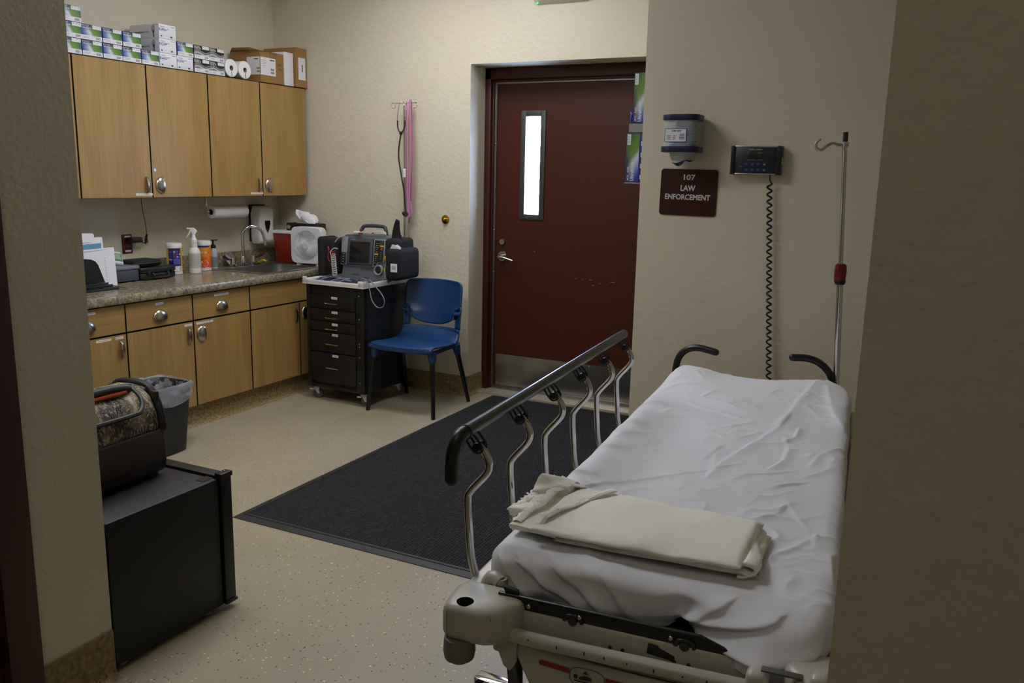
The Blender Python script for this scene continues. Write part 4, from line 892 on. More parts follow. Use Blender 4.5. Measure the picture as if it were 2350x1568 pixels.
for s_ in (-1, 1): m.tube([(-3.262+s_*.006, 4.885, 1.972), (-3.262+s_*.020, 4.875, 1.95), (-3.262+s_*.028, 4.87, 1.88), (-3.262+s_*.028, 4.87, 1.84)], .003, 8, smooth=4)
m.build('ear_tubes', CHROME, st)
m = W(L)
for s_ in (-1, 1): m.tube([(-3.262+s_*.028, 4.87, 1.85), (-3.262+s_*.028, 4.87, 1.815), (-3.262+s_*.018, 4.868, 1.785), (-3.262, 4.868, 1.765)], .0048, 8, smooth=4)
m.ball((-3.262, 4.868, 1.768), .012, 8)
m.tube([(-3.262, 4.868, 1.765), (-3.275, 4.868, 1.70), (-3.282, 4.868, 1.62), (-3.268, 4.87, 1.52), (-3.245, 4.872, 1.40), (-3.232, 4.872, 1.27), (-3.228, 4.872, 1.24)], .005, 8, smooth=6); m.build('tubing', BLACKP, st)
m = W(L); m.cyl((-3.232, 4.862, 1.235), (-3.215, 4.86, 1.228), .017, .017, 20); m.ball((-3.240, 4.862, 1.238), .012, 8); m.build('chest_piece', mat('steth_metal', '#55555a', .25, 1.), st)
tp = thing('measuring_tape', 'pink measuring tape looped over the drip stand hook', 'measuring tape', (-3.22, 4.88, 1.95))
L = (-3.22, 4.88, 1.95); PK = NT('pink_tape', .5)
wv = PK.n('TexWave', Scale=45.); wv.bands_direction = 'Z'; PK.l(PK.mapping(), wv.inputs['Vector']); PK.col(PK.ramp(wv.outputs[0], [(.0, '#6f3f5c'), (.12, '#b5799c'), (1, '#bd82a4')]))
def ribbon(mb, pts, w_, tilt=0., k=6):
    P = [Vector(p) for p in pts]; vs = []; Q = []
    for i in range(len(P)-1):
        p0, p1, p2, p3 = P[max(i-1, 0)], P[i], P[i+1], P[min(i+2, len(P)-1)]
        for j in range(k):
            a = j/k; Q.append(.5*((2*p1)+(p2-p0)*a+(2*p0-5*p1+4*p2-p3)*a*a+(3*p1-p0-3*p2+p3)*a**3))
    Q.append(P[-1])
    for i, q in enumerate(Q): o_ = Vector((math.cos(tilt), math.sin(tilt), 0))*w_/2; vs += [q-o_, q+o_]
    mb.add(vs, [(2*i, 2*i+1, 2*i+3, 2*i+2) for i in range(len(Q)-1)])
m = W(L)
ribbon(m, [(-3.222, 4.893, 1.97), (-3.223, 4.878, 1.93), (-3.222, 4.876, 1.60), (-3.220, 4.874, 1.32), (-3.213, 4.872, 1.235)], .017)
ribbon(m, [(-3.205, 4.893, 1.97), (-3.203, 4.888, 1.90), (-3.197, 4.882, 1.60), (-3.205, 4.878, 1.34), (-3.205, 4.876, 1.26), (-3.198, 4.872, 1.215), (-3.185, 4.870, 1.222), (-3.183, 4.870, 1.26), (-3.195, 4.872, 1.32)], .013, .4)
ribbon(m, [(-3.203, 4.892, 1.95), (-3.190, 4.885, 1.7), (-3.192, 4.885, 1.4), (-3.199, 4.88, 1.30)], .013, -.5)
ribbon(m, [(-3.213, 4.893, 1.973), (-3.213, 4.907, 1.973), (-3.213, 4.915, 1.95), (-3.21, 4.916, 1.5), (-3.22, 4.912, 1.25), (-3.225, 4.905, 1.17)], .015, .1)
m.build('tape', PK.m, tp, solid=.0006)
# brass wall stop, raceway, exit-light housing
bs = thing('wall_stop', 'round brass knob stop mounted on the wall above the blue chair', 'door stop', (-2.972, 4.97, 1.204))
m = MB(); m.M = Matrix.Rotation(PI/2, 4, 'X'); m.lathe([(.027, 0), (.030, .003), (.028, .008), (.016, .011), (.010, .014), (.014, .022), (.013, .032), (.006, .036), (0, .036)], 32)
m.build('knob', mat('polished_brass', '#a8842c', .15, 1.), bs)
rc = thing('wall_raceway', 'beige wall channel with a vertical duct behind the blue chair', 'wall channel', (-3.1, 4.97, 0))
m = W((-3.1, 4.97, 0)); m.box(-3.285, -2.870, 4.935, 4.97, .745, .792, .004); m.build('channel', mat('raceway_beige', '#b9b09a', .5), rc)
m = W((-3.1, 4.97, 0)); m.box(-3.305, -3.275, 4.945, 4.97, .137, .82, .003); m.build('duct', mat('raceway_beige'), rc)
ex = thing('emergency_light', 'white light housing with a small green indicator high on the back wall', 'emergency light', (-2.17, 4.97, 2.55))
m = W((-2.17, 4.97, 2.55)); m.prism([(-2.333, y, z) for y, z in [(4.97, 2.535), (4.925, 2.552), (4.905, 2.58), (4.905, 2.66), (4.97, 2.68)]], (.335, 0, 0), 0, .004); m.build('housing', WHITEP, ex)
m = W((-2.17, 4.97, 2.55)); m.ball((-2.318, 4.947, 2.541), .006, 6); m.build('indicator', mat('green_led', '#40ff70', .4, emit='#30ff60', es=3.), ex)

# ------------------------------------------------------------------ the blue chair
ch = thing('blue_chair', 'blue plastic stacking chair with black legs between the cart and the door', 'chair', (-2.93, 4.57, 0), R(3))
BLUE = mat('blue_polypropylene', '#113a66', .38, bump=(400, .08, .0005)); LEGM = mat('chair_leg_black', '#0b0b0d', .3)
def seat_fn(u, v):
    # v: 0 front edge, up the back to 1 ; u across
    x = (u-.5)
    P = [(-.235, .408), (-.235, .432), (-.215, .444), (-.10, .432), (.02, .424), (.10, .430), (.155, .455), (.185, .485), (.197, .515)]
    f = v*(len(P)-1); i = min(int(f), len(P)-2); a = f-i
    y = P[i][0]*(1-a)+P[i+1][0]*a; z = P[i][1]*(1-a)+P[i+1][1]*a
    w_ = .455-.02*v
    side = abs(2*x)**3
    z += side*(.012 if v < .6 else .0); y -= side*(.05*max(0, v-.55)/.45)
    z -= .016*abs(2*x)**8*(v > .1)
    z -= .010*(1-side)*max(0, (v-.85)/.15)
    return (x*w_, y-(0 if v > .2 else (.012*(1-(2*x)**2))), z)
m = MB(); m.grid(seat_fn, 25, 41); m.build('seat', BLUE, ch, solid=.010)
def back_fn(u, v):
    x = (u-.5); z = .535+.29*v; y = .200+.045*v
    w_ = .43
    # rounded top corners
    k = 1.0
    if v > .72: t_ = (v-.72)/.28; k = math.sqrt(max(0, 1-t_**2.6))*.26+.74
    if v < .25: k = .60+.40*min(1, (v/.25))**.6 if 0 else 1
    y -= .045*abs(2*x)**2.2
    return (x*w_*k, y, z-.0*(1-(2*x)**2))
# outer shell with the slot between seat and back
def back2(u, v):
    x = (u-.5)*2
    wl = .66
    z0b = .560 - .040*(1-abs(x)**2.5) ; z1b = .815+.004*(1-x*x)
    z = z0b+(z1b-z0b)*v; zz = (z-.53)/.29; y = .205+.045*zz-.04*abs(x)**2.2
    k = 1.0
    if v > .75: t_ = (v-.75)/.25; k = .80+.20*math.sqrt(max(0, 1-t_**2.4))
    half = .155+.06*min(1, max(0, (z-.60)/.05)) if z < .65 else .215
    return (x*half*k, y, z)
m = MB(); m.grid(back2, 31, 31); m.build('backrest', BLUE, ch, solid=.010)
for s_ in (-1, 1):
    m = MB(); m.grid(lambda u, v: (s_*(.170+.047*u), .205+.045*((.50+.15*v-.53)/.29)-.04*(.72+.28*u)**2.2+.008*math.sin(PI*u), .50+.15*v), 8, 10)
    m.build('side_panel', BLUE, ch, solid=.012)
for s_ in (-1, 1):
    m = MB(); m.box(s_*.192-.026, s_*.192+.026, .150, .178, .595, .618, .006); m.box(s_*.172-.006, s_*.172+.006, .15, .182, .565, .635, .004); m.build('bracket', BLUE, ch)
for sx in (-1, 1):
    for sy in (-1, 1):
        m = MB(); a = Vector((sx*.205, -.195 if sy < 0 else .12, .415)); b_ = Vector((sx*.240, -.243 if sy < 0 else .252, 0))
        m.tube([a+(b_-a)*.10, b_], [.017, .013], 12)
        lg = m.build('leg', LEGM, ch)
        m = MB(); m.tube([a, a+(b_-a)*.16], [.030, .021], 12); m.build('leg_socket', BLUE, lg)
m = MB(); m.box(-.215, .215, -.205, -.19, .395, .42, .005); m.box(-.215, -.2, -.2, .13, .395, .42, .005); m.box(.2, .215, -.2, .13, .395, .42, .005); m.build('seat_frame', BLUE, ch)

# ------------------------------------------------------------------ entrance mat
mt = thing('floor_mat', 'large dark grey ribbed entrance mat lying in front of the red door', 'mat', (-2.0, 3.8, 0))
L = (-2.0, 3.8, 0); x0, x1, y0, y1 = -2.635, -1.26, 2.60, 5.06
m = W(L); m.box(x0+.035, x1-.035, y0+.035, y1-.035, .001, .010); m.build('pile', MATP, mt)
m = W(L); rim = [(x0, y0), (x1, y0), (x1, y1), (x0, y1)]; rin = [(x0+.04, y0+.05), (x1-.04, y0+.05), (x1-.04, y1-.05), (x0+.04, y1-.05)]
vs = [(x, y, .001) for x, y in rim]+[(x, y, .003) for x, y in rim]+[(x, y, .0115) for x, y in rin]+[(x, y, .001) for x, y in rin]
fs = []
for i in range(4): j = (i+1) % 4; fs += [(i, j, 4+j, 4+i), (4+i, 4+j, 8+j, 8+i), (8+i, 8+j, 12+j, 12+i), (12+i, 12+j, j, i)]
m.add(vs, fs); m.build('rubber_border', RUBBER, mt, smooth=0)

# ------------------------------------------------------------------ waste bin
bn = thing('waste_bin', 'black plastic waste bin with clear liner in front of the oak base cabinets', 'waste bin', (-3.63, 3.03, 0), R(2))
def binfn(k0, k1, z0, z1, hx=.135, hy=.195):
    def f(u, v):
        a = 2*PI*u; c, s = math.cos(a), math.sin(a); q = (abs(c)**6+abs(s)**6)**(-1/6.); k = k0+(k1-k0)*v
        return (hx*k*c*q, hy*k*s*q, z0+(z1-z0)*v)
    return f
m = MB(); m.grid(binfn(.82, 1.0, .004, .372), 64, 8, 0, True); m.add([binfn(.82, 1, .004, .372)(k/64, 0) for k in range(64)], [tuple(range(64))]); m.build('bin', mat('bin_black', '#1c1d1e', .5, bump=(30, .05, .001)), bn, solid=.004)
random.seed(4)
def liner(u, v):
    a = 2*PI*u; c, s = math.cos(a), math.sin(a); q = (abs(c)**6+abs(s)**6)**(-1/6.)
    if v < .5: t_ = v/.5; z = .30+.085*t_; k = .90+.11*t_
    else: t_ = (v-.5)/.5; z = .385-.095*t_-.02*t_*math.sin(3*a+1); k = 1.03+.03*math.sin(PI*t_)-.02*t_
    n_ = noise.noise(Vector((c*4, s*4, v*6)))*.05+noise.noise(Vector((c*13, s*13, v*9)))*.03
    k += n_; return (.135*k*c*q, .195*k*s*q, z+n_*.12)
m = MB(); m.grid(liner, 160, 26, 0, True); m.build('liner', mat('liner_film', '#c9ccd4', .12, trans=.0, alpha=.42, spec=.8), bn)

# ------------------------------------------------------------------ small fridge and cooler bag
fg = thing('mini_fridge', 'small black fridge seen from its side beside the left wall', 'fridge', (-2.07, 1.56, 0))
FB = mat('fridge_black', '#0a0b0d', .5, bump=(220, .1, .0006))
L = (-2.07, 1.56, 0); m = W(L); m.box(-2.51, -2.072, 1.553, 1.985, .022, .480, .004); m.build('cabinet', FB, fg)
m = W(L); m.box(-2.51, -2.064, 1.992, 2.04, .030, .487, .006); dr = m.build('door', mat('fridge_door', '#0c0c0e', .4), fg)
for q in ((.478, .496), (.020, .032)): m = W(L); m.box(-2.092, -2.060, 1.990, 2.042, *q, .003); m.build('hinge_cover', BLACKP, dr)
m = W(L); [m.ball((-2.076, y, .497), .003, 5) for y in (2.008, 2.02)]; m.build('hinge_screw', CHROME, dr)
m = W(L); m.box(-2.125, -2.092, 1.94, 1.985, .4801, .4815); m.build('badge', mat('fridge_badge', '#17130f', .35), fg)
for (x, y) in ((-2.11, 1.94), (-2.48, 1.94), (-2.11, 1.60), (-2.48, 1.60)):
    m = W(L); m.lathe([(.016, 0), (.018, .003), (.018, .012), (.012, .014), (.012, .023)], 20, (x, y, 0)); m.build('foot', mat('foot_white', '#b5b5b0', .4), fg)
cl = thing('cooler_bag', 'brown and camouflage lunch cooler bag on top of the black fridge', 'cooler bag', (-2.38, 1.74, .481), R(3))
BROWN = mat('brown_vinyl', '#271b16', .5, bump=(30, .15, .002))
t = NT('camouflage_print', .7)
v1 = t.n('TexNoise', Scale=9., Detail=8., Roughness=.75, Distortion=1.2); t.l(t.mapping(scale=(1, 1, .6)), v1.inputs['Vector'])
v2 = t.n('TexNoise', Scale=16., Detail=5., Distortion=2.5); t.l(t.mapping(scale=(1.6, 1.6, .5), loc=(4, 2, 0)), v2.inputs['Vector'])
v3 = t.n('TexNoise', Scale=6., Detail=3.); t.l(t.mapping(loc=(9, 0, 0)), v3.inputs['Vector'])
c1 = t.ramp(v1.outputs[0], [(.35, '#15110d'), (.45, '#3b3024'), (.55, '#7a6a50'), (.62, '#b5aa90'), (.7, '#3f3427')])
lines = t.ramp(v2.outputs[0], [(.485, (0, 0, 0, 1)), (.50, (1, 1, 1, 1)), (.515, (0, 0, 0, 1))])
c1 = t.mix(lines, c1, '#d8d2c4'); c1 = t.mix(t.ramp(v3.outputs[0], [(.60, (0, 0, 0, 1)), (.66, (.7, .7, .7, 1))]), c1, '#b8862e')
t.col(c1); CAMO = t.m
# local: long axis y from -.20 to .195, x from -.12 to .13 ; base z 0
m = MB(); m.prism([(x, -.2, z) for x, z in [(-.115, .012), (.125, .012), (.135, .05), (.132, .165), (-.12, .165), (-.125, .05)]], (0, .40, 0), 0, .012); m.build('lower_body', BROWN, cl)
m = MB(); m.prism([(x, -.193, z) for x, z in [(.131, .16), (.122, .22), (.095, .275), (.055, .305), (-.05, .305), (-.09, .275), (-.115, .22), (-.122, .16)]], (0, .375, 0), 0, .014); m.build('camouflage_top', CAMO, cl)
m = MB()
for dy in (0, .011): m.tube([(x, .186+dy, z) for x, z in [(.128, .155), (.122, .22), (.095, .277), (.055, .307), (-.05, .307), (-.09, .277), (-.118, .22), (-.125, .155)]], .008, 8, smooth=4)
m.box(-.11, .118, .18, .197, .15, .29, .01); m.build('zipper_panel', mat('zipper_brown', '#19130f', .6), cl)
HG = mat('molded_grey_handle', '#2a2925', .5)
m = MB()
ring = [(.118, -.15, .235), (.128, .06, .235), (.122, .11, .243), (.098, .135, .272), (.062, .135, .300), (.045, .12, .312), (.040, -.15, .312)]
m.tube(ring, .008, 8, smooth=5); m.prism([(.108, -.19, .215), (.112, .09, .22), (.075, .115, .262), (.055, -.19, .262)], (-.03, 0, 0)); m.build('handle_recess', HG, cl)
m = MB(); m.tube([(.062, -.19, .318), (.064, .05, .318), (.066, .118, .306)], .014, 12, smooth=3); hd = m.build('handle_bar', HG, cl)
m = MB(); m.tube([(.074, -.19, .303), (.076, .095, .301)], .007, 8); m.build('orange_strip', mat('handle_orange', '#9a3c0c', .4), hd)
m = MB(); m.grid(lambda u, v: (-.05+.15*u, .198+.02*math.sin(PI*v)*math.sin(PI*u)**.5, .03+.09*v), 10, 8); m.build('mesh_pocket', mat('mesh_black', '#1a1b20', .6, bump=(500, .8, .002)), cl, solid=.002)
for (x, y) in ((-.09, -.16), (.10, -.16), (-.09, .15), (.10, .15)): m = MB(); m.box(x-.02, x+.02, y-.02, y+.02, 0, .016, .004); m.build('foot', BLACKP, cl)

# ------------------------------------------------------------------ the hospital stretcher (local: x across, y towards the head, z up)
import numpy as np
BED = (-.785, 1.48, 0); BROT = R(4.1)
bed = thing('stretcher', 'grey wheeled hospital stretcher with chrome side rails and black push handles', 'stretcher', BED, BROT)
BW, BL, BT = .70, 1.945, .722
m = MB(); m.box(.012, BW-.012, .012, BL-.012, .632, .706, .03, 0, 3); m.build('mattress', mat('mattress_black', '#17181b', .6), bed)
m = MB(); m.prism([(.035, -.045, .6325), (.07, -.062, .6325), (.485, -.062, .6325), (.50, .0, .6325), (BW-.03, .0, .6325), (BW-.03, BL, .6325), (.035, BL, .6325)], (0, 0, -.012), 0); m.prism([(.06, -.064, .640), (.53, -.064, .640), (.53, -.064, .648), (.47, -.064, .668), (.06, -.064, .668)], (0, .009, 0), 0, .002)
m.prism([(.068, -.058, .680), (.085, -.058, .645), (.10, -.058, .643), (.10, -.058, .675)], (0, .01, 0)); m.build('deck', BLACKP, bed)
m = MB(); [m.ball((x, -.065, .652), .0055, 6) for x in (.128, .235, .415)]; m.build('deck_bolt', CHROME, bed)
for x in (.222, .442):
    m = MB(); m.tube([(x-.018, -.066, .640), (x-.012, -.066, .652), (x+.012, -.066, .652), (x+.018, -.066, .640)], .004, 8, smooth=3); m.cyl((x, -.066, .643), (x, -.071, .643), .009, n=14)
    m.build('deck_catch', mat('catch_dark', '#2b2c2b', .4), bed)
# frame
m = MB(); m.box(.05, BW-.02, -.068, -.040, .535, .642, .008, 0, 3); fp = m.build('foot_panel', STRETG, bed)
m = MB(); m.prism([(.395, -.0685, z) if 0 else (x, -.0685, z) for x, z in [(.372, .612), (.374, .634), (.392, .633), (.397, .628), (.425, .618), (.426, .607), (.40, .610), (.372, .614)]], (0, -.0008, 0))
m.build('worn_sticker', mat('sticker_residue', '#2c2c2b', .6), fp)
m = MB(); [m.cyl((x, -.069, z), (x, -.0675, z), .004, n=10) for x, z in ((.300, .606), (.325, .606), (.425, .607), (.452, .607), (.38, .628))]; m.build('panel_hole', INK, fp)
m = MB(); m.box(-.055, -.005, -.03, BL, .565, .625, .010, 0, 3); m.box(BW+.002, BW+.045, -.03, BL, .565, .625, .010, 0, 3); m.box(0, BW, BL-.03, BL+.02, .57, .62, .008); m.box(.02, BW-.02, .3, .36, .56, .61); m.box(.02, BW-.02, 1.5, 1.56, .56, .61)
m.build('side_frame', STRETG, bed)
m = MB(); m.box(-.058, -.054, -.02, BL, .600, .612, .001); m.box(BW+.044, BW+.048, -.02, BL, .59, .612, .001); m.build('frame_trim', mat('maroon_trim', '#4b1f22', .4), bed)
# corner bumpers
def bumper(sx, mir):
    m = MB(); pts = [(-.032, -.135), (-.012, -.148), (.062, -.146), (.092, -.130), (.118, -.085), (.120, -.045), (.06, -.02), (-.02, -.02), (-.040, -.05)]
    if mir: pts = [(BW+.03-x*.95, y+.005) for x, y in pts][::-1]
    m.prism([(x, y, .585) for x, y in pts], (0, 0, .078), 0, .018)
    b = m.build('corner_bumper', STRETG, bed)
    m = MB(); cx, cy = (.012, -.118) if not mir else (BW+.015, -.10)
    if not mir:
        m.lathe([(0, .6634), (.0175, .6634), (.0175, .6625)], 28, (cx, cy, 0)); m.build('socket', mat('socket_hole_shade', '#0b0a08', 1., spec=.0), b)  # flat black disc: the hole's inner shade is put into its colour
    else:
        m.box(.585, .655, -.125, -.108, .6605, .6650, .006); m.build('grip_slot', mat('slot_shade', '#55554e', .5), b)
        m = MB(); m.box(.665, .700, -.145, -.11, .640, .682, .012, 0, 3); m.build('grip', STRETG, b); m = MB(); m.box(.560, .60, -.13, -.09, .62, .655, .012, 0, 3); m.build('grip', STRETG, b)
    m = MB(); m.lathe([(.0, .535), (.018, .536), (.030, .545), (.033, .56), (.031, .59), (.0, .59)], 28, (cx-.008 if not mir else cx, cy-.008, 0)); m.build('roller', mat('roller_grey', '#77766e', .55), b)
    return b
bumper(0, False); bumper(0, True)
m = MB(); m.tube([(.0, .0, .625), (.02, -.005, .665), (.045, -.015, .662)], .015, 12, smooth=4); m.lathe([(.008, .66), (.013, .66), (.013, .672), (.008, .672), (.008, .66)], 20, (.045, -.012, 0)); m.build('rail_bracket', STRETG, bed)
m = MB(); m.ball((.032, .03, .668), .008, 8); m.build('release_knob', BLACKP, bed)
m = MB(); m.tube([(.09, -.085, .600), (.115, -.096, .602), (.20, -.098, .602), (.56, -.098, .608), (.66, -.096, .609)], .0145, 16, smooth=5); fr_ = m.build('foot_bar', STRETG, bed)
m = MB(); random.seed(8)
for k in range(9): x = .14+.05*k+random.random()*.02; m.box(x, x+.0025, -.1128, -.1115, .602+random.random()*.004, .608+random.random()*.004)
m.build('chips', INK, fr_)
# hood over the base, with stripe and pictogram
m = MB()
def hood(u, v):
    x = .108+.56*u; c = (1-(1-min(1, u*3.2))**2.2); z1 = .583; z0 = .583-.02-.17*c
    return (x, -.085-.015*math.sin(PI*u)-.03*v*0, z1+(z0-z1)*v)
m.grid(hood, 30, 8); m.grid(lambda u, v: (.108+.56*u, -.085-.015*math.sin(PI*u)+v*.10, .583), 30, 3); m.grid(lambda u, v: (.108, -.085+.9*v, .583-.03*u), 3, 3)
hdm = m.build('base_hood', STRETG, bed, solid=.003)
def hy(x): u = (x-.108)/.56; return -.085-.015*math.sin(PI*u)-.0012
m = MB()
for xa, xb in ((.168, .228), (.302, .60)):
    n = 12; m.add([(xa+(xb-xa)*i/n, hy(xa+(xb-xa)*i/n), z) for i in range(n+1) for z in (.5475, .5585)], [(2*i, 2*i+2, 2*i+3, 2*i+1) for i in range(n)])
m.prism([(.168+.0055*math.cos(a*PI/8), hy(.168), .553+.0055*math.sin(a*PI/8)) for a in range(4, 13)], (0, -.0004, 0)); m.build('red_stripe', mat('stripe_red', '#8c1712', .45), hdm)
m = MB(); cx, cz_ = .265, .548; R_ = []
for k in range(40):
    a = 2*PI*k/40; c, s = math.cos(a), math.sin(a); q = (abs(c)**3+abs(s)**3)**(-1/3.); R_.append((cx+.035*c*q, hy(cx)-.0012, cz_+.020*s*q))
m.tube(R_, .0007, 4, 0, True); y_ = hy(cx)-.0015
m.prism([(cx-.023+.0045*math.cos(a*PI/8), y_, cz_-.001+.0045*math.sin(a*PI/8)) for a in range(16)], (0, .0005, 0))
m.prism([(cx-.009, y_, cz_+.008), (cx+.003, y_, cz_+.008), (cx-.003, y_, cz_+.015)], (0, .0005, 0))
m.prism([(cx-.016, y_, cz_-.001), (cx-.004, y_, cz_+.0035), (cx+.008, y_, cz_+.002), (cx+.009, y_, cz_-.004), (cx-.016, y_, cz_-.006)], (0, .0005, 0)); m.box(cx-.026, cx+.03, y_, y_+.0005, cz_-.011, cz_-.0085)
m.build('pictogram', INK, hdm)
# support strut and brake bar
m = MB(); m.prism([(.055, -.09, .60), (.115, -.09, .60), (.112, -.09, .535), (.10, -.09, .515), (.085, -.09, .525)], (0, .012, 0), 0, .002); m.build('strut_plate', STRETG, bed)
m = MB(); m.prism([(.078, -.06, .53), (.108, -.06, .53), (.108, -.05, .40), (.088, -.05, .40)], (0, .02, 0)); m.cyl((.100, -.07, .54), (.104, -.03, .41), .007, n=12); m.build('strut', mat('strut_steel', '#4a4945', .4, .8), bed)
m = MB(); m.M = Matrix.Translation((-.06, .085, .330)) @ Matrix.Rotation(R(-6), 4, 'Z'); m.box(0, .17, 0, .035, 0, .028, .003); bb = m.build('brake_bar', CHROME, bed)
m = MB(); m.cyl((-.045, .082, .350), (-.045, .078, .350), .008, n=14); m.build('bar_hole', INK, bb)
m = MB(); m.cyl((.10, -.02, .40), (.22, .0, .22), .007, n=12); m.build('brake_rod', CHROME, bed)
# undercarriage and wheels
m = MB(); m.box(.10, .60, .15, 1.75, .20, .27, .02, 0, 3); m.cyl((.35, .5, .27), (.35, .5, .56), .06, n=24); m.cyl((.35, 1.4, .27), (.35, 1.4, .56), .06, n=24); m.build('undercarriage', mat('undercarriage_grey', '#3b3c3d', .5), bed)
for x, y in ((.12, .20), (.58, .20), (.12, 1.70), (.58, 1.70)):
    m = MB(); m.box(x-.02, x+.02, y-.03, y+.03, .155, .205, .005); m.box(x-.027, x-.021, y-.03, y+.03, .06, .18, .002); m.box(x+.021, x+.027, y-.03, y+.03, .06, .18, .002); c = m.build('caster', mat('caster_grey'), bed)
    m = MB(); m.M = Matrix.Translation((x, y, .076)) @ Matrix.Rotation(PI/2, 4, 'Y'); m.lathe([(0, -.018), (.06, -.018), (.075, -.012), (.075, .012), (.06, .018), (0, .018)], 32); m.build('wheel', mat('wheel_grey'), c)
# side rails
RAILG = mat('rail_dark_grey', '#161615', .3, .0, coat=.25)
def siderail(u0, s_, dz, v0, label=None):
    m = MB(); m.tube([(u0-s_*.006, v0-.035, .962+dz), (u0-s_*.006, v0+1.27, .962+dz)], .0150, 18)
    rl = m.build('side_rail', RAILG, bed)
    m = MB(); m.tube([(u0-s_*.006, v0-.030, .962+dz), (u0-s_*.007, v0-.058, .958+dz), (u0-s_*.012, v0-.072, .935+dz), (u0-s_*.016, v0-.074, .90+dz), (u0-s_*.016, v0-.074, .868+dz)], [.0162]*5, 16, smooth=5); m.ball((u0-s_*.016, v0-.074, .868+dz), .0160, 10)
    m.build('end_grip', BLACKP, rl)
    m = MB(); m.tube([(u0-s_*.006, v0-.036, .962+dz), (u0-s_*.006, v0-.030, .962+dz)], .0172, 18); m.build('end_collar', BLACKM, rl)
    for k in range(6):
        v = v0+.245*k
        m = MB(); m.tube([(u0+s_*.013, v, .925+dz), (u0+s_*.030, v, .906+dz), (u0+s_*.037, v, .885+dz), (u0+s_*.030, v, .862+dz), (u0-s_*.006, v, .818+dz), (u0-s_*.013, v, .793+dz), (u0-s_*.008, v, .72+dz), (u0-s_*.002, v, .66+dz), (u0+s_*.012, v, .610+dz)], .0088, 12, smooth=6)
        m.build('rail_post', CHROME, bed)
        m = MB()
        for dv in (-.012, .012):
            m.tube([(u0-s_*.012, v+dv, .945+dz), (u0-s_*.004, v+dv, .952+dz), (u0+s_*.006, v+dv, .950+dz), (u0+s_*.024, v+dv, .928+dz), (u0+s_*.024, v+dv, .916+dz), (u0+s_*.014, v+dv, .911+dz), (u0+s_*.004, v+dv, .915+dz), (u0-s_*.011, v+dv, .935+dz)], .0028, 6, closed=True, smooth=3)
        m.cyl((u0+s_*.012, v-.014, .924+dz), (u0+s_*.012, v+.014, .924+dz), .0095, n=14); m.build('rail_bracket', BLACKP, bed)
siderail(-.060, 1, 0, .070)
siderail(BW+.052, -1, -.335, .25)
# push handles, drip pole
def handle(pts): m = MB(); m.tube(pts, .0145, 14, smooth=6); m.ball(pts[-1], .0143, 8); m.build('push_handle', BLACKP, bed)
handle([(-.005, 2.0, .56), (-.002, 1.99, .70), (.012, 1.985, .765), (.045, 1.98, .800), (.085, 1.975, .812), (.125, 1.97, .809), (.165, 1.965, .802)])
handle([(.64, 2.0, .56), (.628, 1.99, .70), (.612, 1.985, .755), (.572, 1.98, .795), (.525, 1.975, .811), (.468, 1.965, .811)])
m = MB(); m.cyl((.647, 2.0, .57), (.617, 1.985, 1.135), .0125, n=18); dp = m.build('pole_lower', CHROME, bed)
m = MB(); m.cyl((.617, 1.985, 1.13), (.589, 1.98, 1.660), .0088, n=16); du = m.build('pole_upper', CHROME, bed)
m = MB(); m.M = Matrix.Translation((.616, 1.985, 0)) ; m.lathe([(.010, 1.122), (.018, 1.124), (.022, 1.132), (.023, 1.165), (.021, 1.188), (.015, 1.194), (.009, 1.194)], 24); cc = m.build('pole_clamp', mat('clamp_red_plastic', '#6b0e0c', .25), bed)
m = MB(); m.lathe([(.010, 1.112), (.018, 1.114), (.022, 1.124), (.022, 1.130), (.01, 1.131)], 24, (.617, 1.985, 0)); m.build('clamp_base', BLACKP, cc)
m = MB(); m.cyl((.5893, 1.98, 1.655), (.588, 1.98, 1.690), .0095, n=14); m.build('pole_tip', BLACKP, du)
m = MB(); m.cyl((.590, 1.98, 1.636), (.5895, 1.98, 1.652), .013, n=16); m.tube([(.590, 1.98, 1.643), (.565, 1.965, 1.643), (.545, 1.955, 1.648), (.525, 1.94, 1.636), (.508, 1.93, 1.622), (.492, 1.93, 1.628), (.488, 1.93, 1.645), (.497, 1.93, 1.658), (.505, 1.93, 1.658)], [.006, .006, .005, .006, .006, .006, .006, .005, .004], 10, smooth=5); m.build('pole_hook', mat('hook_steel', '#b9b9b5', .3, .8), du)

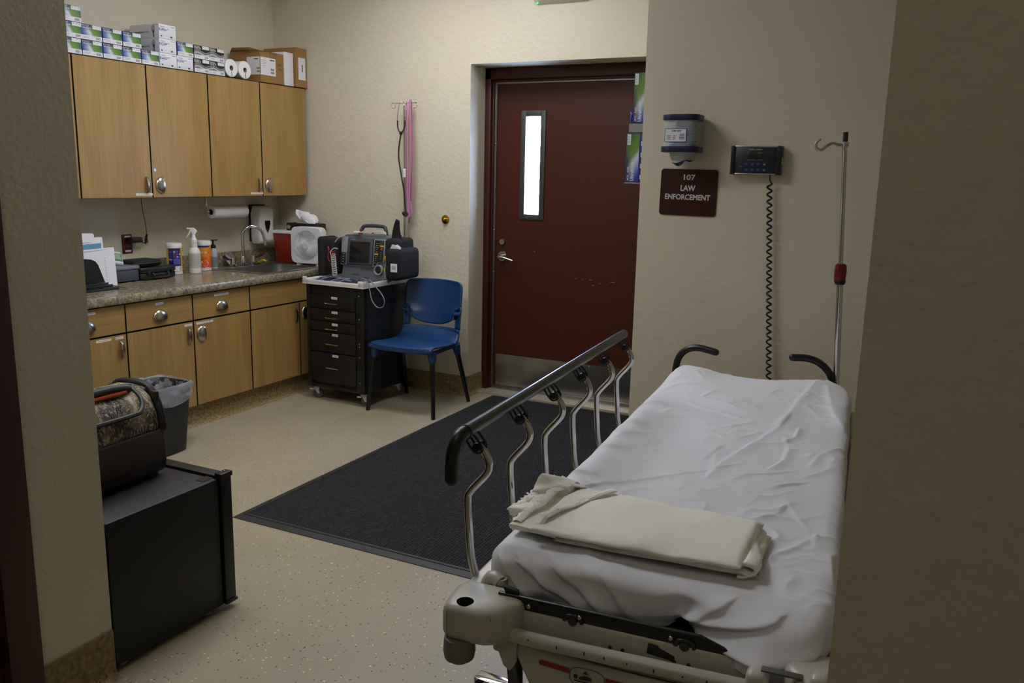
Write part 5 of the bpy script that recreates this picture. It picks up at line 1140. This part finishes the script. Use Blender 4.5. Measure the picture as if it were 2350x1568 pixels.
# sheet over the mattress
CRE = [([(.576, 1.93), (.529, 1.647), (.508, 1.401), (.48, 1.234)], .010, .030), ([(.485, 1.195), (.424, .973), (.374, .79), (.358, .649)], .006, .018),
 ([(.111, 1.451), (.21, 1.357), (.295, 1.307), (.389, 1.253)], .006, .016), ([(.144, 1.513), (.246, 1.475), (.333, 1.393), (.374, 1.373)], .004, .012),
 ([(.548, 1.273), (.547, 1.127), (.53, 1.092)], .010, .010), ([(.535, 1.028), (.533, .894), (.494, .771)], .008, .014), ([(.51, 1.13), (.525, 1.053), (.536, 1.018)], .006, .010),
 ([(.486, 1.184), (.512, 1.403), (.546, 1.381)], .007, .014), ([(.318, .78), (.34, .893), (.357, .971)], .004, .010), ([(.695, 1.116), (.617, .952), (.602, .856)], .006, .012),
 ([(.694, .901), (.665, .887), (.633, .829), (.583, .772)], .006, .012), ([(.0, .35), (.228, .586), (.354, .721), (.442, .824)], .0035, .010), ([(.34, .893), (.355, .781), (.356, .647)], .004, .010),
 ([(.608, 1.877), (.646, 1.457), (.691, 1.286)], .010, .035), ([(.04, 1.554), (.073, 1.653), (.162, 1.666)], .005, .016), ([(.385, .685), (.501, .749), (.578, .837)], .003, .008),
 ([(.06, .40), (.181, .571)], .005, .010), ([(.294, .499), (.336, .616)], .003, .010), ([(.522, .634), (.544, .673), (.61, .747)], .007, .010), ([(.549, .62), (.598, .468), (.631, .384)], .004, .010),
 ([(.645, .407), (.643, .299)], .006, .008), ([(.614, .252), (.663, .247)], .004, .006), ([(.461, .403), (.48, .437)], .005, .006), ([(.505, .402), (.552, .447), (.572, .553)], .005, .010), ([(.68, .172), (.646, .173), (.589, .172)], .004, .006),
 ([(.02, 1.15), (.06, 1.05), (.10, .98)], .008, .03), ([(.03, 1.35), (.09, 1.26)], .008, .03), ([(.02, .85), (.08, .78)], .006, .02), ([(.25, 1.10), (.36, 1.02)], .005, .012), ([(.64, .62), (.695, .60)], .006, .010), ([(.63, .50), (.695, .47)], .005, .010)]
def seg_d(px, py, a, b):
    dx, dy = b[0]-a[0], b[1]-a[1]; L2 = dx*dx+dy*dy+1e-9
    t_ = np.clip(((px-a[0])*dx+(py-a[1])*dy)/L2, 0, 1); qx = a[0]+t_*dx; qy = a[1]+t_*dy
    return np.hypot(px-qx, py-qy), np.sign((px-a[0])*dy-(py-a[1])*dx)
def wrap1(s, L, r, d0, d1):
    """s runs from -d0 to L+d1; returns position, drop and the 0..1 hang amount"""
    pos = s.copy(); drop = np.zeros_like(s)
    for side in (0, 1):
        a = (r-s) if side == 0 else (s-(L-r)); mk = a > 0; an = np.clip(a/r, 0, PI/2)
        p = r-r*np.sin(an); d = r*(1-np.cos(an))+np.maximum(0, a-r*PI/2)
        pos = np.where(mk, p if side == 0 else L-p, pos); drop = np.where(mk, d, drop)
    return pos, drop
HU, HV = .14, .15
su = np.concatenate([np.linspace(-HU, .05, 44, endpoint=False), np.linspace(.05, BW-.05, 130, endpoint=False), np.linspace(BW-.05, BW+HU, 44)])
sv = np.concatenate([np.linspace(-HV, .05, 50, endpoint=False), np.linspace(.05, BL-.05, 340, endpoint=False), np.linspace(BL-.05, BL+HV, 30)])
S, T = np.meshgrid(su, sv)
PU, DU = wrap1(S, BW, .042, HU, HU); PV, DV = wrap1(T, BL, .042, HV, HV)
# hem length varies along the foot: short in the middle, long and loose at the right
hem = np.interp(PU, [0, .05, .2, .37, .42, .47, .52, .58, .64, .70], [.085, .098, .090, .104, .082, .088, .098, .112, .120, .118])
foot = (T < BL/2)
DV = np.where(foot, DV*hem/ (DV.max()+1e-9), DV*.9)
DU = DU*.72
z = BT-np.minimum(np.sqrt(DU**2+DV**2)*1.0, .16)
# rounded plan corners
def squircle(PU, PV, R_, cu, cv, du_, dv_):
    a = np.clip((PU-cu)*du_/R_, 0, 1.0); b = np.clip((PV-cv)*dv_/R_, 0, 1.0)
    inz = ((PU-cu)*du_ > 0) & ((PV-cv)*dv_ > 0)
    a2 = a*np.sqrt(1-b*b/2); b2 = b*np.sqrt(1-a*a/2)
    return np.where(inz, cu+du_*R_*a2, PU), np.where(inz, cv+dv_*R_*b2, PV)
for (cu, cv, a, b, rr_) in ((.055, .055, -1, -1, .055), (BW-.06, .06, 1, -1, .06), (.12, BL-.12, -1, 1, .12), (BW-.13, BL-.13, 1, 1, .13)): PU, PV = squircle(PU, PV, rr_, cu, cv, a, b)
# raised corners at the head end
z = z+.024*np.exp(-(((PU-.09)/.10)**2+((PV-1.90)/.16)**2))+.020*np.exp(-(((PU-.56)/.10)**2+((PV-1.92)/.14)**2))-.004*np.exp(-(((PU-.32)/.12)**2+((PV-1.93)/.2)**2))
flat = np.exp(-((DU+DV)/.02)**2)
for pts, h, wd in CRE:
    best = np.full(S.shape, 9.); sg = np.ones(S.shape)
    for a, b in zip(pts[:-1], pts[1:]):
        d, s_ = seg_d(S, T, a, b); mk = d < best; best = np.where(mk, d, best); sg = np.where(mk, s_, sg)
    wl = np.where(sg > 0, wd*.45, wd*1.5); e0 = np.hypot(S-pts[0][0], T-pts[0][1]); e1 = np.hypot(S-pts[-1][0], T-pts[-1][1])
    z = z+flat*h*.85*np.clip(np.minimum(e0, e1)/.045, .12, 1)*np.exp(-np.abs(best/(wl*.8))**1.5)
outu = np.where(S < .03, -1., np.where(S > BW-.03, 1., 0.)); outv = np.where(T < .03, -1., np.where(T > BL-.03, 1., 0.))
nf = np.zeros(S.shape); nb = np.zeros(S.shape); nh = np.zeros(S.shape); nc = np.zeros(S.shape)
for j in range(S.shape[0]):
    for i in range(S.shape[1]):
        x, y = S[j, i], T[j, i]
        nf[j, i] = noise.noise(Vector((x*5+y*2, y*3.5, 1.3)))
        q = noise.noise(Vector((x*9+y*3.2+3, y*9-x*5, 4.2))); nb[j, i] = (1-abs(q)*2.2)**3 if abs(q) < .45 else 0
        nh[j, i] = noise.noise(Vector((x*14, y*14, 7.7))); q = noise.noise(Vector((x*17-y*12, y*6+x*14, 9.1))); nc[j, i] = (1-abs(q)*2.6)**3 if abs(q) < .38 else 0
z = z+flat*(.005*nf+.0060*np.clip(nb, 0, 1)*(0.45+nf)+.0022*np.clip(nc, 0, 1)*(.5+nf))
hang_v = np.clip(DV/.09, 0, 1.3)*(T < .03); hang_u = np.clip(DU/.09, 0, 1.3)
# diagonal drape folds on the foot side, loose bulge to the right, tuck at the bottom
fold = .010*np.sin(38*S+60*DV+2.5*nf)*np.clip(1-np.abs(S-.20)/.28, 0, 1)+.006*nh
bulge = .072*np.clip((S-.42)/.16, 0, 1)**1.1*np.sin(np.clip(DV/.125, 0, 1)*PI*.62)*(1+.25*np.sin(22*S+30*DV))
knot = -.022*np.exp(-((S-.425)/.028)**2)
PV = PV-(T < .03)*(hang_v*(fold*.9+.010)+bulge+knot*hang_v*1.3)+(T < .03)*np.clip((DV-.065)/.05, 0, 1)*.022*(S < .45)
PU = PU+outu*hang_u*(.006*nh+.004*np.sin(26*T+3*nf))-outu*np.clip((DU-.07)/.05, 0, 1)*.020
z = z-(T < .03)*hang_v*(.014*np.exp(-((S-.31)/.05)**2)-.008*np.exp(-((S-.42)/.03)**2))
# diagonal gather folds around the loose right part
for (a, b, h, wd) in (((.43, -.10), (.60, .0), .018, .012), ((.42, -.12), (.52, .03), .012, .012), ((.47, -.13), (.69, -.06), .016, .014), ((.08, .0), (.20, -.12), .012, .014), ((.03, .0), (.10, -.12), .012, .012), ((.16, .0), (.27, -.12), .010, .016), ((.26, .0), (.34, -.12), .006, .014), ((.12, .0), (.15, -.12), .006, .010)):
    d, s_ = seg_d(S, T, a, b); PV = PV-(T < .05)*h*.8*np.exp(-(d/np.where(s_ > 0, wd*.5, wd*1.4))**2)
ny, nx = S.shape
sh = MB(); vs = [(float(PU[j, i]), float(PV[j, i]), float(z[j, i])) for j in range(ny) for i in range(nx)]
sh.add(vs, [(j*nx+i, j*nx+i+1, (j+1)*nx+i+1, (j+1)*nx+i) for j in range(ny-1) for i in range(nx-1)])
so = sh.build('bed_sheet', SHEETM, smooth=80, solid=.0012); so.location = BED; so.rotation_euler = (0, 0, BROT)
tag(so, 'white rumpled sheet drawn over the stretcher mattress', 'sheet')

# folded blanket
bk = thing('blanket', 'cream folded blanket with a ruffled hem on the foot end of the white sheet', 'blanket', BED, BROT)
def slab_fn(u0, u1, zb, th, v0a, v1a, v0b, v1b, skew=0., amp=.004, seed=0., ex=3.2):
    def f(u, v):
        a = 2*PI*u; c, s = math.cos(a), math.sin(a); q = (abs(c)**ex+abs(s)**ex)**(-1/ex)
        t_ = v; x = u0+(u1-u0)*t_; va = v0a+(v0b-v0a)*t_; vb = v1a+(v1b-v1a)*t_
        e = min(1, (t_/.035)**.5 if t_ < .035 else 1, ((1-t_)/.03)**.5 if t_ > .97 else 1)
        hz = th/2*(.12+.88*e); hv = (vb-va)/2
        y = (va+vb)/2+hv*c*q*(1-.01*(1-e)); zz = zb+th/2+hz*s*q
        n_ = noise.noise(Vector((x*9+seed, y*9, s*.6)))*amp*1.4+noise.noise(Vector((x*28+seed, y*28, s)))*amp*.35
        xx = x+skew*(y-(va+vb)/2)+noise.noise(Vector((y*20, s*1.5, seed)))*.004*(1-e)
        return (xx, y+noise.noise(Vector((x*12, s*2, seed+5)))*amp*.8, max(zb-.001, zz+n_*(1 if s > -.2 else 0)))
    return f
def slabm(name, *a, **k):
    mb = MB(); f = slab_fn(*a, **k); mb.grid(f, 96, 90, 0, True)
    mb.add([f(i/96, 0) for i in range(96)], [tuple(range(96))]); mb.add([f(i/96, 1) for i in range(96)], [tuple(range(96))])
    return mb
ZB = BT+.004
slabm('a', .13, .552, ZB, .020, .078, .325, .088, .300, skew=.03, amp=.004, seed=2.).build('lower_fold', BLANK, bk, smooth=70)
slabm('b', .085, .528, ZB+.016, .028, .060, .347, .064, .318, skew=.06, amp=.005, seed=6., ex=2.6).build('upper_fold', BLANK, bk, smooth=70)
slabm('c', .03, .15, ZB, .030, .095, .30, .080, .32, skew=.15, amp=.010, seed=12., ex=2.2).build('tucked_end', BLANK, bk, smooth=70)
slabm('d', -.008, .070, ZB, .034, .165, .265, .20, .30, skew=.2, amp=.014, seed=21., ex=2.0).build('tucked_end', BLANK, bk, smooth=70)
slabm('e', .010, .095, ZB+.004, .046, .262, .352, .285, .365, skew=.1, amp=.016, seed=33., ex=2.0).build('tucked_end', BLANK, bk, smooth=70)
def ruffle(pts, w_, n_w, amp, seed):
    P = [Vector(p) for p in pts]
    def f(u, v):
        t_ = u*(len(P)-1); i = min(int(t_), len(P)-2); a = t_-i; a = a*a*(3-2*a); p = P[i].lerp(P[i+1], a); d = (P[i+1]-P[i]).normalized(); n2 = Vector((-d.y, d.x, 0))
        wv_ = math.sin(u*n_w*2*PI+seed)*amp*(1+noise.noise(Vector((u*11, seed, 0))))
        return p+n2*(w_*(v-.5)+wv_*.6*v)+Vector((0, 0, .003*math.sin(PI*v)+.5*abs(wv_)*v+noise.noise(Vector((u*9, v*4, seed)))*.003))
    mb = MB(); mb.grid(f, 160, 10); return mb
zt = ZB+.049
ruffle([(.090, .075, ZB+.030), (.094, .105, zt-.003), (.108, .150, zt), (.135, .190, zt+.001), (.150, .235, zt+.001), (.168, .280, zt+.001), (.190, .330, zt-.004)], .020, 17, .0028, 1.).build('hem', BLANK, bk, smooth=70, solid=.002)
ruffle([(.030, .105, ZB+.024), (.038, .150, ZB+.032), (.055, .20, ZB+.037), (.060, .26, ZB+.046), (.085, .31, ZB+.050), (.11, .345, ZB+.036)], .024, 14, .0035, 3.).build('hem', BLANK, bk, smooth=70, solid=.002)
ruffle([(.000, .185, ZB+.022), (.006, .215, ZB+.030), (.012, .25, ZB+.030), (.014, .29, ZB+.038), (.030, .335, ZB+.046), (.060, .352, ZB+.046)], .022, 11, .0050, 5.).build('hem', BLANK, bk, smooth=70, solid=.002)
m = MB(); m.grid(lambda u, v: (.520+.030*math.sin(PI*u)*(1-.25*v)+.006*math.sin(v*7), .085+.20*v, ZB+.019+.015*math.cos(PI*u)+.002*math.sin(v*11+u*4)), 16, 24); m.build('rolled_edge', BLANK, bk, smooth=70, solid=.007)
m = MB(); m.grid(lambda u, v: (.512+.022*math.sin(PI*u), .078+.12*v, ZB+.011+.008*math.cos(PI*u)+.001*math.sin(v*13)), 12, 16); m.build('rolled_edge', BLANK, bk, smooth=70, solid=.005)

# ------------------------------------------------------------------ on the wall beside the door
WY = 3.75
def fit(mb, st, h, w_, pos, mi, bold=0., lift=.0006, right=(1, 0, 0), up=(0, 0, 1)):
    V, F = text_data(st, bold); xs = [v.x for v in V]; ys = [v.y for v in V]; s_ = h/(max(ys)-min(ys)); sx = w_/((max(xs)-min(xs))*s_) if w_ else 1
    mx, my = (max(xs)+min(xs))/2, (max(ys)+min(ys))/2; right = Vector(right); up = Vector(up); nr = right.cross(up); pos = Vector(pos)
    mb.add([pos+right*((v.x-mx)*s_*sx)+up*((v.y-my)*s_)+nr*lift for v in V], F, mi)
sg = thing('room_sign', 'dark red room sign with white lettering on the wall under the clear dispenser', 'sign', (-.995, WY, 1.446), rot=(0, R(.6), 0))
def rrect(w_, h, r, n=6): return [(sx*(w_/2-r)+r*math.cos(a0+k*PI/2/n), sy*(h/2-r)+r*math.sin(a0+k*PI/2/n)) for sx, sy, a0 in ((1, 1, 0), (-1, 1, PI/2), (-1, -1, PI), (1, -1, 1.5*PI)) for k in range(n+1)]
m = MB(); m.prism([(x, 0, z_) for x, z_ in rrect(.254, .202, .014)], (0, -.006, 0), 0); m.build('plate', mat('sign_red', '#34140c', .3), sg, smooth=30)
m = MB(); y_ = -.006
fit(m, '107', .0245, .052, (.002, y_, .066), 0, .025); fit(m, 'LAW', .026, .066, (-.002, y_, .019), 0, .025); fit(m, 'ENFORCEMENT', .0245, .203, (-.002, y_, -.020), 0, .025)
m.build('lettering', mat('sign_lettering', '#c9c7c4', .5), sg, smooth=0)
# clear dispenser
ds = thing('cup_dispenser', 'clear wall dispenser with navy rings and blue liners above the red sign', 'dispenser', (-1.012, 3.665, 1.57))
def dring(mb, z0_, z1_, r, m_=0):
    pts = rrect(2*r, 2*r*.92, r*.55, 8); mb.prism([(x, y, z0_) for x, y in pts], (0, 0, z1_-z0_), m_, .002)
m = MB(); dring(m, .178, .202, .080); m.box(-.03, .03, .06, .085, .18, .20); m.build('top_ring', NAVY, ds)
m = MB(); dring(m, .046, .070, .0825); m.box(-.03, .03, .06, .085, .05, .068); m.build('bottom_ring', NAVY, ds)
m = MB(); pts = rrect(.148, .138, .04, 8); n = len(pts)
m.add([(x, y, z_) for z_ in (.070, .178) for x, y in pts]+[(x*.97, y*.97, z_) for z_ in (.070, .178) for x, y in pts], [(i, (i+1) % n, n+(i+1) % n, n+i) for i in range(n)]+[(2*n+i, 2*n+(i+1) % n, 3*n+(i+1) % n, 3*n+i) for i in range(n)]+[(i, (i+1) % n, 2*n+(i+1) % n, 2*n+i) for i in range(n)]+[(n+i, n+(i+1) % n, 3*n+(i+1) % n, 3*n+i) for i in range(n)]); m.build('clear_body', mat('thin_clear_plastic', '#e8ecef', .06, alpha=.16, spec=.7), ds)
m = MB(); m.lathe([(0, .178), (.03, .176), (.042, .165), (.04, .155), (.0, .152)], 24, (.01, 0, 0)); m.build('plunger', mat('plunger_grey', '#8d8c88', .5), ds)
m = MB()
for k in range(11): m.lathe([(.0, .072+.007*k), (.056, .072+.007*k), (.058, .074+.007*k), (.056, .077+.007*k), (0, .077+.007*k)], 32, (.003*math.sin(k), 0, 0), 0)
m.build('blue_liners', mat('liner_blue', '#5f93b8', .6), ds)
m = MB(); m.lathe([(.0, .012), (.040, .012), (.046, .020), (.054, .046), (.0, .046)], 32); m.build('throat', mat('throat_plastic', '#a9aba6', .3), ds)
m = MB(); m.grid(lambda u, v: (-.030+.075*u, -.035+.05*v, .010-.018*math.sin(u*5+.8)*(.4+.6*v)-.006*u), 14, 8); m.build('hanging_liner', mat('deep_blue_film', '#1a3f6e', .5), ds, solid=.003)
m = MB(); rt, up = (1, 0, 0), (0, 0, 1); yy = -.0705
m.quad((-.012, yy, .115), rt, up, .094, .056, 1, .001); m.quad((-.012, yy, .115), rt, up, .089, .051, 0, .0014)
fit(m, 'XM', .008, .018, (-.020, yy, .133), 2, .03, .002); m.quad((.003, yy, .134), rt, up, .02, .004, 3, .002); m.quad((.002, yy, .129), rt, up, .02, .002, 3, .002)
for k in range(4):
    m.quad((.017, yy, .119-.0065*k), rt, up, .022, .0035, 3, .002)
    if k: m.quad((-.040, yy, .119-.0065*k), rt, up, .018, .0025, 3, .002); m.quad((-.017, yy, .119-.0065*k), rt, up, .012, .0025, 3, .002)
m.build('label', [WHITEM, BLUEINK, INK, mat('label_print_blue', '#5b5c80', .6)], ds, smooth=0)
# scale display
sd2 = thing('scale_display', 'black wall-mounted scale display with blue keys and coiled cord below it', 'scale display', (-.706, WY, 1.5875))
Wd_, Hd_ = .208, .119
m = MB(); m.box(-Wd_/2+.01, Wd_/2-.01, -.042, 0, -Hd_/2+.003, Hd_/2-.003, .004); m.build('body', mat('display_dark', '#1b1d24', .4), sd2)
m = MB(); [m.box(-Wd_/2+.012, Wd_/2-.012, -.0435, -.002, s_*(Hd_/2-.003)-.0025, s_*(Hd_/2-.003)+.0025, .001) for s_ in (-1, 1)]; m.build('metal_edge', STEEL, sd2)
for s_ in (-1, 1):
    m = MB(); pts = [(s_*Wd_/2, -Hd_/2), (s_*Wd_/2, Hd_/2), (s_*(Wd_/2-.018), Hd_/2), (s_*(Wd_/2-.016), .02), (s_*(Wd_/2-.016), -.02), (s_*(Wd_/2-.020), -Hd_/2)]
    m.prism([(x, 0, z_) for x, z_ in pts], (0, -.047, 0), 0, .003); m.build('end_cap', BLACKP, sd2)
fx = lambda X: (X-1100)/745*Wd_-Wd_/2; fz = lambda Y: (950-Y)/430*Hd_-Hd_/2
m = MB(); m.box(fx(1335), fx(1590), -.0432, -.0418, fz(715), fz(615), .0005); m.build('screen', mat('lcd_dark', '#2a2b22', .2), sd2)
m = MB(); y_ = -.0422
for X, Y in ((1340, 790), (1428, 790), (1517, 790), (1605, 790), (1340, 878), (1428, 878), (1517, 878), (1605, 878), (1252, 833)): m.quad((fx(X), y_, fz(Y)), rt, up, .0145, .0115, 0, .0006)
for X, Y in ((1340, 790), (1428, 790), (1517, 790), (1340, 878), (1428, 878), (1517, 878), (1252, 833)): m.quad((fx(X), y_, fz(Y)), rt, up, .009, .002, 1, .001)
x_, z_ = fx(1605), fz(792); m.prism([(x_-.005, y_-.001, z_-.003), (x_+.005, y_-.001, z_-.003), (x_, y_-.001, z_+.003)], (0, -.0004, 0), 2); z_ = fz(884); m.prism([(x_-.005, y_-.001, z_+.003), (x_+.005, y_-.001, z_+.003), (x_, y_-.001, z_-.003)], (0, -.0004, 0), 2)
m.build('keys', [mat('key_blue', '#16247e', .5), mat('key_print', '#5a68b0', .5), mat('arrow_print', '#b0b2bc', .5)], sd2, smooth=0)
m = MB(); fit(m, 'Health o meter', .0058, .058, (fx(1458), y_, fz(572)), 0, .02, .001); m.build('lettering', mat('display_lettering', '#b4b4b8', .5), sd2, smooth=0); m = MB(); m.quad((fx(1408), y_, fz(730)), rt, up, .034, .0016, 0, .001); m.quad((fx(1535), y_, fz(730)), rt, up, .022, .0016, 0, .001); m.build('caption_line', PAPERG, sd2, smooth=0)
m = MB(); m.box(Wd_/2, Wd_/2+.003, -.03, -.01, -.018, .014, .001); m.build('side_label', LABELT, sd2)
m = MB(); coil = []; p0 = Vector((.062, -.030, -Hd_/2-.035)); p1 = Vector((.165, -.034, -1.50)); Nn = 47
for k in range(Nn*12+1):
    f = k/(Nn*12); a = k/12*2*PI; p = p0.lerp(p1, f); coil.append((p.x+.0095*math.cos(a), p.y+.0095*math.sin(a), p.z))
m.tube([(.060, -.026, -Hd_/2+.002), (.062, -.026, -Hd_/2-.02), coil[0]], .0032, 8, smooth=4); m.tube(coil, .0042, 6); m.build('coiled_cord', BLACKP, sd2)
# two glove boxes on the hidden side of the wall
def side_box(label, z0_, x_in, w_, strip):
    t = thing('glove_box', label, 'glove box', (x_in, 3.80, z0_), 0, 'glove boxes on the wall holder', rot=(0, -PI/2, 0)); L_ = .218
    m = MB(); m.M = Matrix.Translation((L_/2, 0, 0)); g = w_-strip
    m.box(-L_/2, L_/2, 0, .115, 0, w_, .0012, 1); b = m.build('carton', [WHITEM, mat('carton_side_blue')], t)
    cx = bpy.data.objects.new('printed_face', bpy.data.meshes.new('f')) if 0 else None
    m = MB(); m.quad((0, 0, g/2), (1, 0, 0), (0, 0, 1), L_*.995, g*.98, 0, .0004); pf = m.build('printed_face', GREENL, t, smooth=0); pf.location = (L_/2, 0, strip)
    m = MB(); m.M = Matrix.Translation((L_/2, 0, strip))
    m.quad((L_*.37, 0, g*.80), (1, 0, 0), (0, 0, 1), L_*.22, g*.28, 0, .0008); [m.quad((L_*(.31+.06*k), 0, g*.83), (1, 0, 0), (0, 0, 1), L_*.012, g*.08, 1, .0012) for k in range(3)]
    fit(m, 'MICR', .0085, .024, (-L_*.415, 0, g*.80), 0, .02, .001); m.quad((-L_*.335, 0, g*.80), (1, 0, 0), (0, 0, 1), .006, .0075, 2, .001); fit(m, 'FLEX', .0085, .026, (-L_*.245, 0, g*.80), 0, .02, .001)
    fit(m, 'Ultraform', .016, .085, (-L_*.285, 0, g*.47), 0, .02, .001)
    m.lathe([(.0035, 0), (.0045, 0)], 16, (L_*.22, -.001, g*.78)) if 0 else None
    if strip:
        for k in range(4): m.quad((-L_*.4+.05*k, 0, -strip*.5), (1, 0, 0), (0, 0, 1), .02, .006, 0, .001)
    m.build('printing', [WHITEM, BARC, mat('red_dot')], t, smooth=0)
    return t
side_box('upright green and blue glove box, upper one at the wall corner beside the red door', 1.752, -1.226, .060, 0.)
side_box('upright green and blue glove box, lower one at the wall corner above the rail', 1.487, -1.226, .084, .022)
hl = thing('glove_box_holder', 'clear plastic holder carrying the two upright glove boxes', 'holder', (-1.22, 3.80, 1.48))
L = (-1.22, 3.80, 1.48); m = W(L); m.box(-1.312, -1.221, 3.798, 3.925, 1.478, 1.484, .001).box(-1.300, -1.221, 3.797, 3.925, 1.708, 1.7125, .001).box(-1.3, -1.297, 3.797, 3.92, 1.712, 1.747, 0).box(-1.300, -1.222, 3.796, 3.799, 1.712, 1.747, 0).box(-1.224, -1.2205, 3.80, 3.925, 1.484, 1.97)
m.build('holder_frame', mat('holder_plastic', '#9fa0a2', .2, alpha=.7), hl)
gl = MB(); gl.grid(lambda u, v: (-.022*v+.006*math.sin(u*8), .03*u, .03*math.sin(u*3)*v+.012*math.sin(v*7)), 10, 10); go = gl.build('blue_glove', mat('glove_blue', '#1c1fa0', .5), solid=.004); go.location = (-1.288, 3.83, 1.765)
tag(go, 'blue glove sticking out of the upper upright glove box', 'glove')
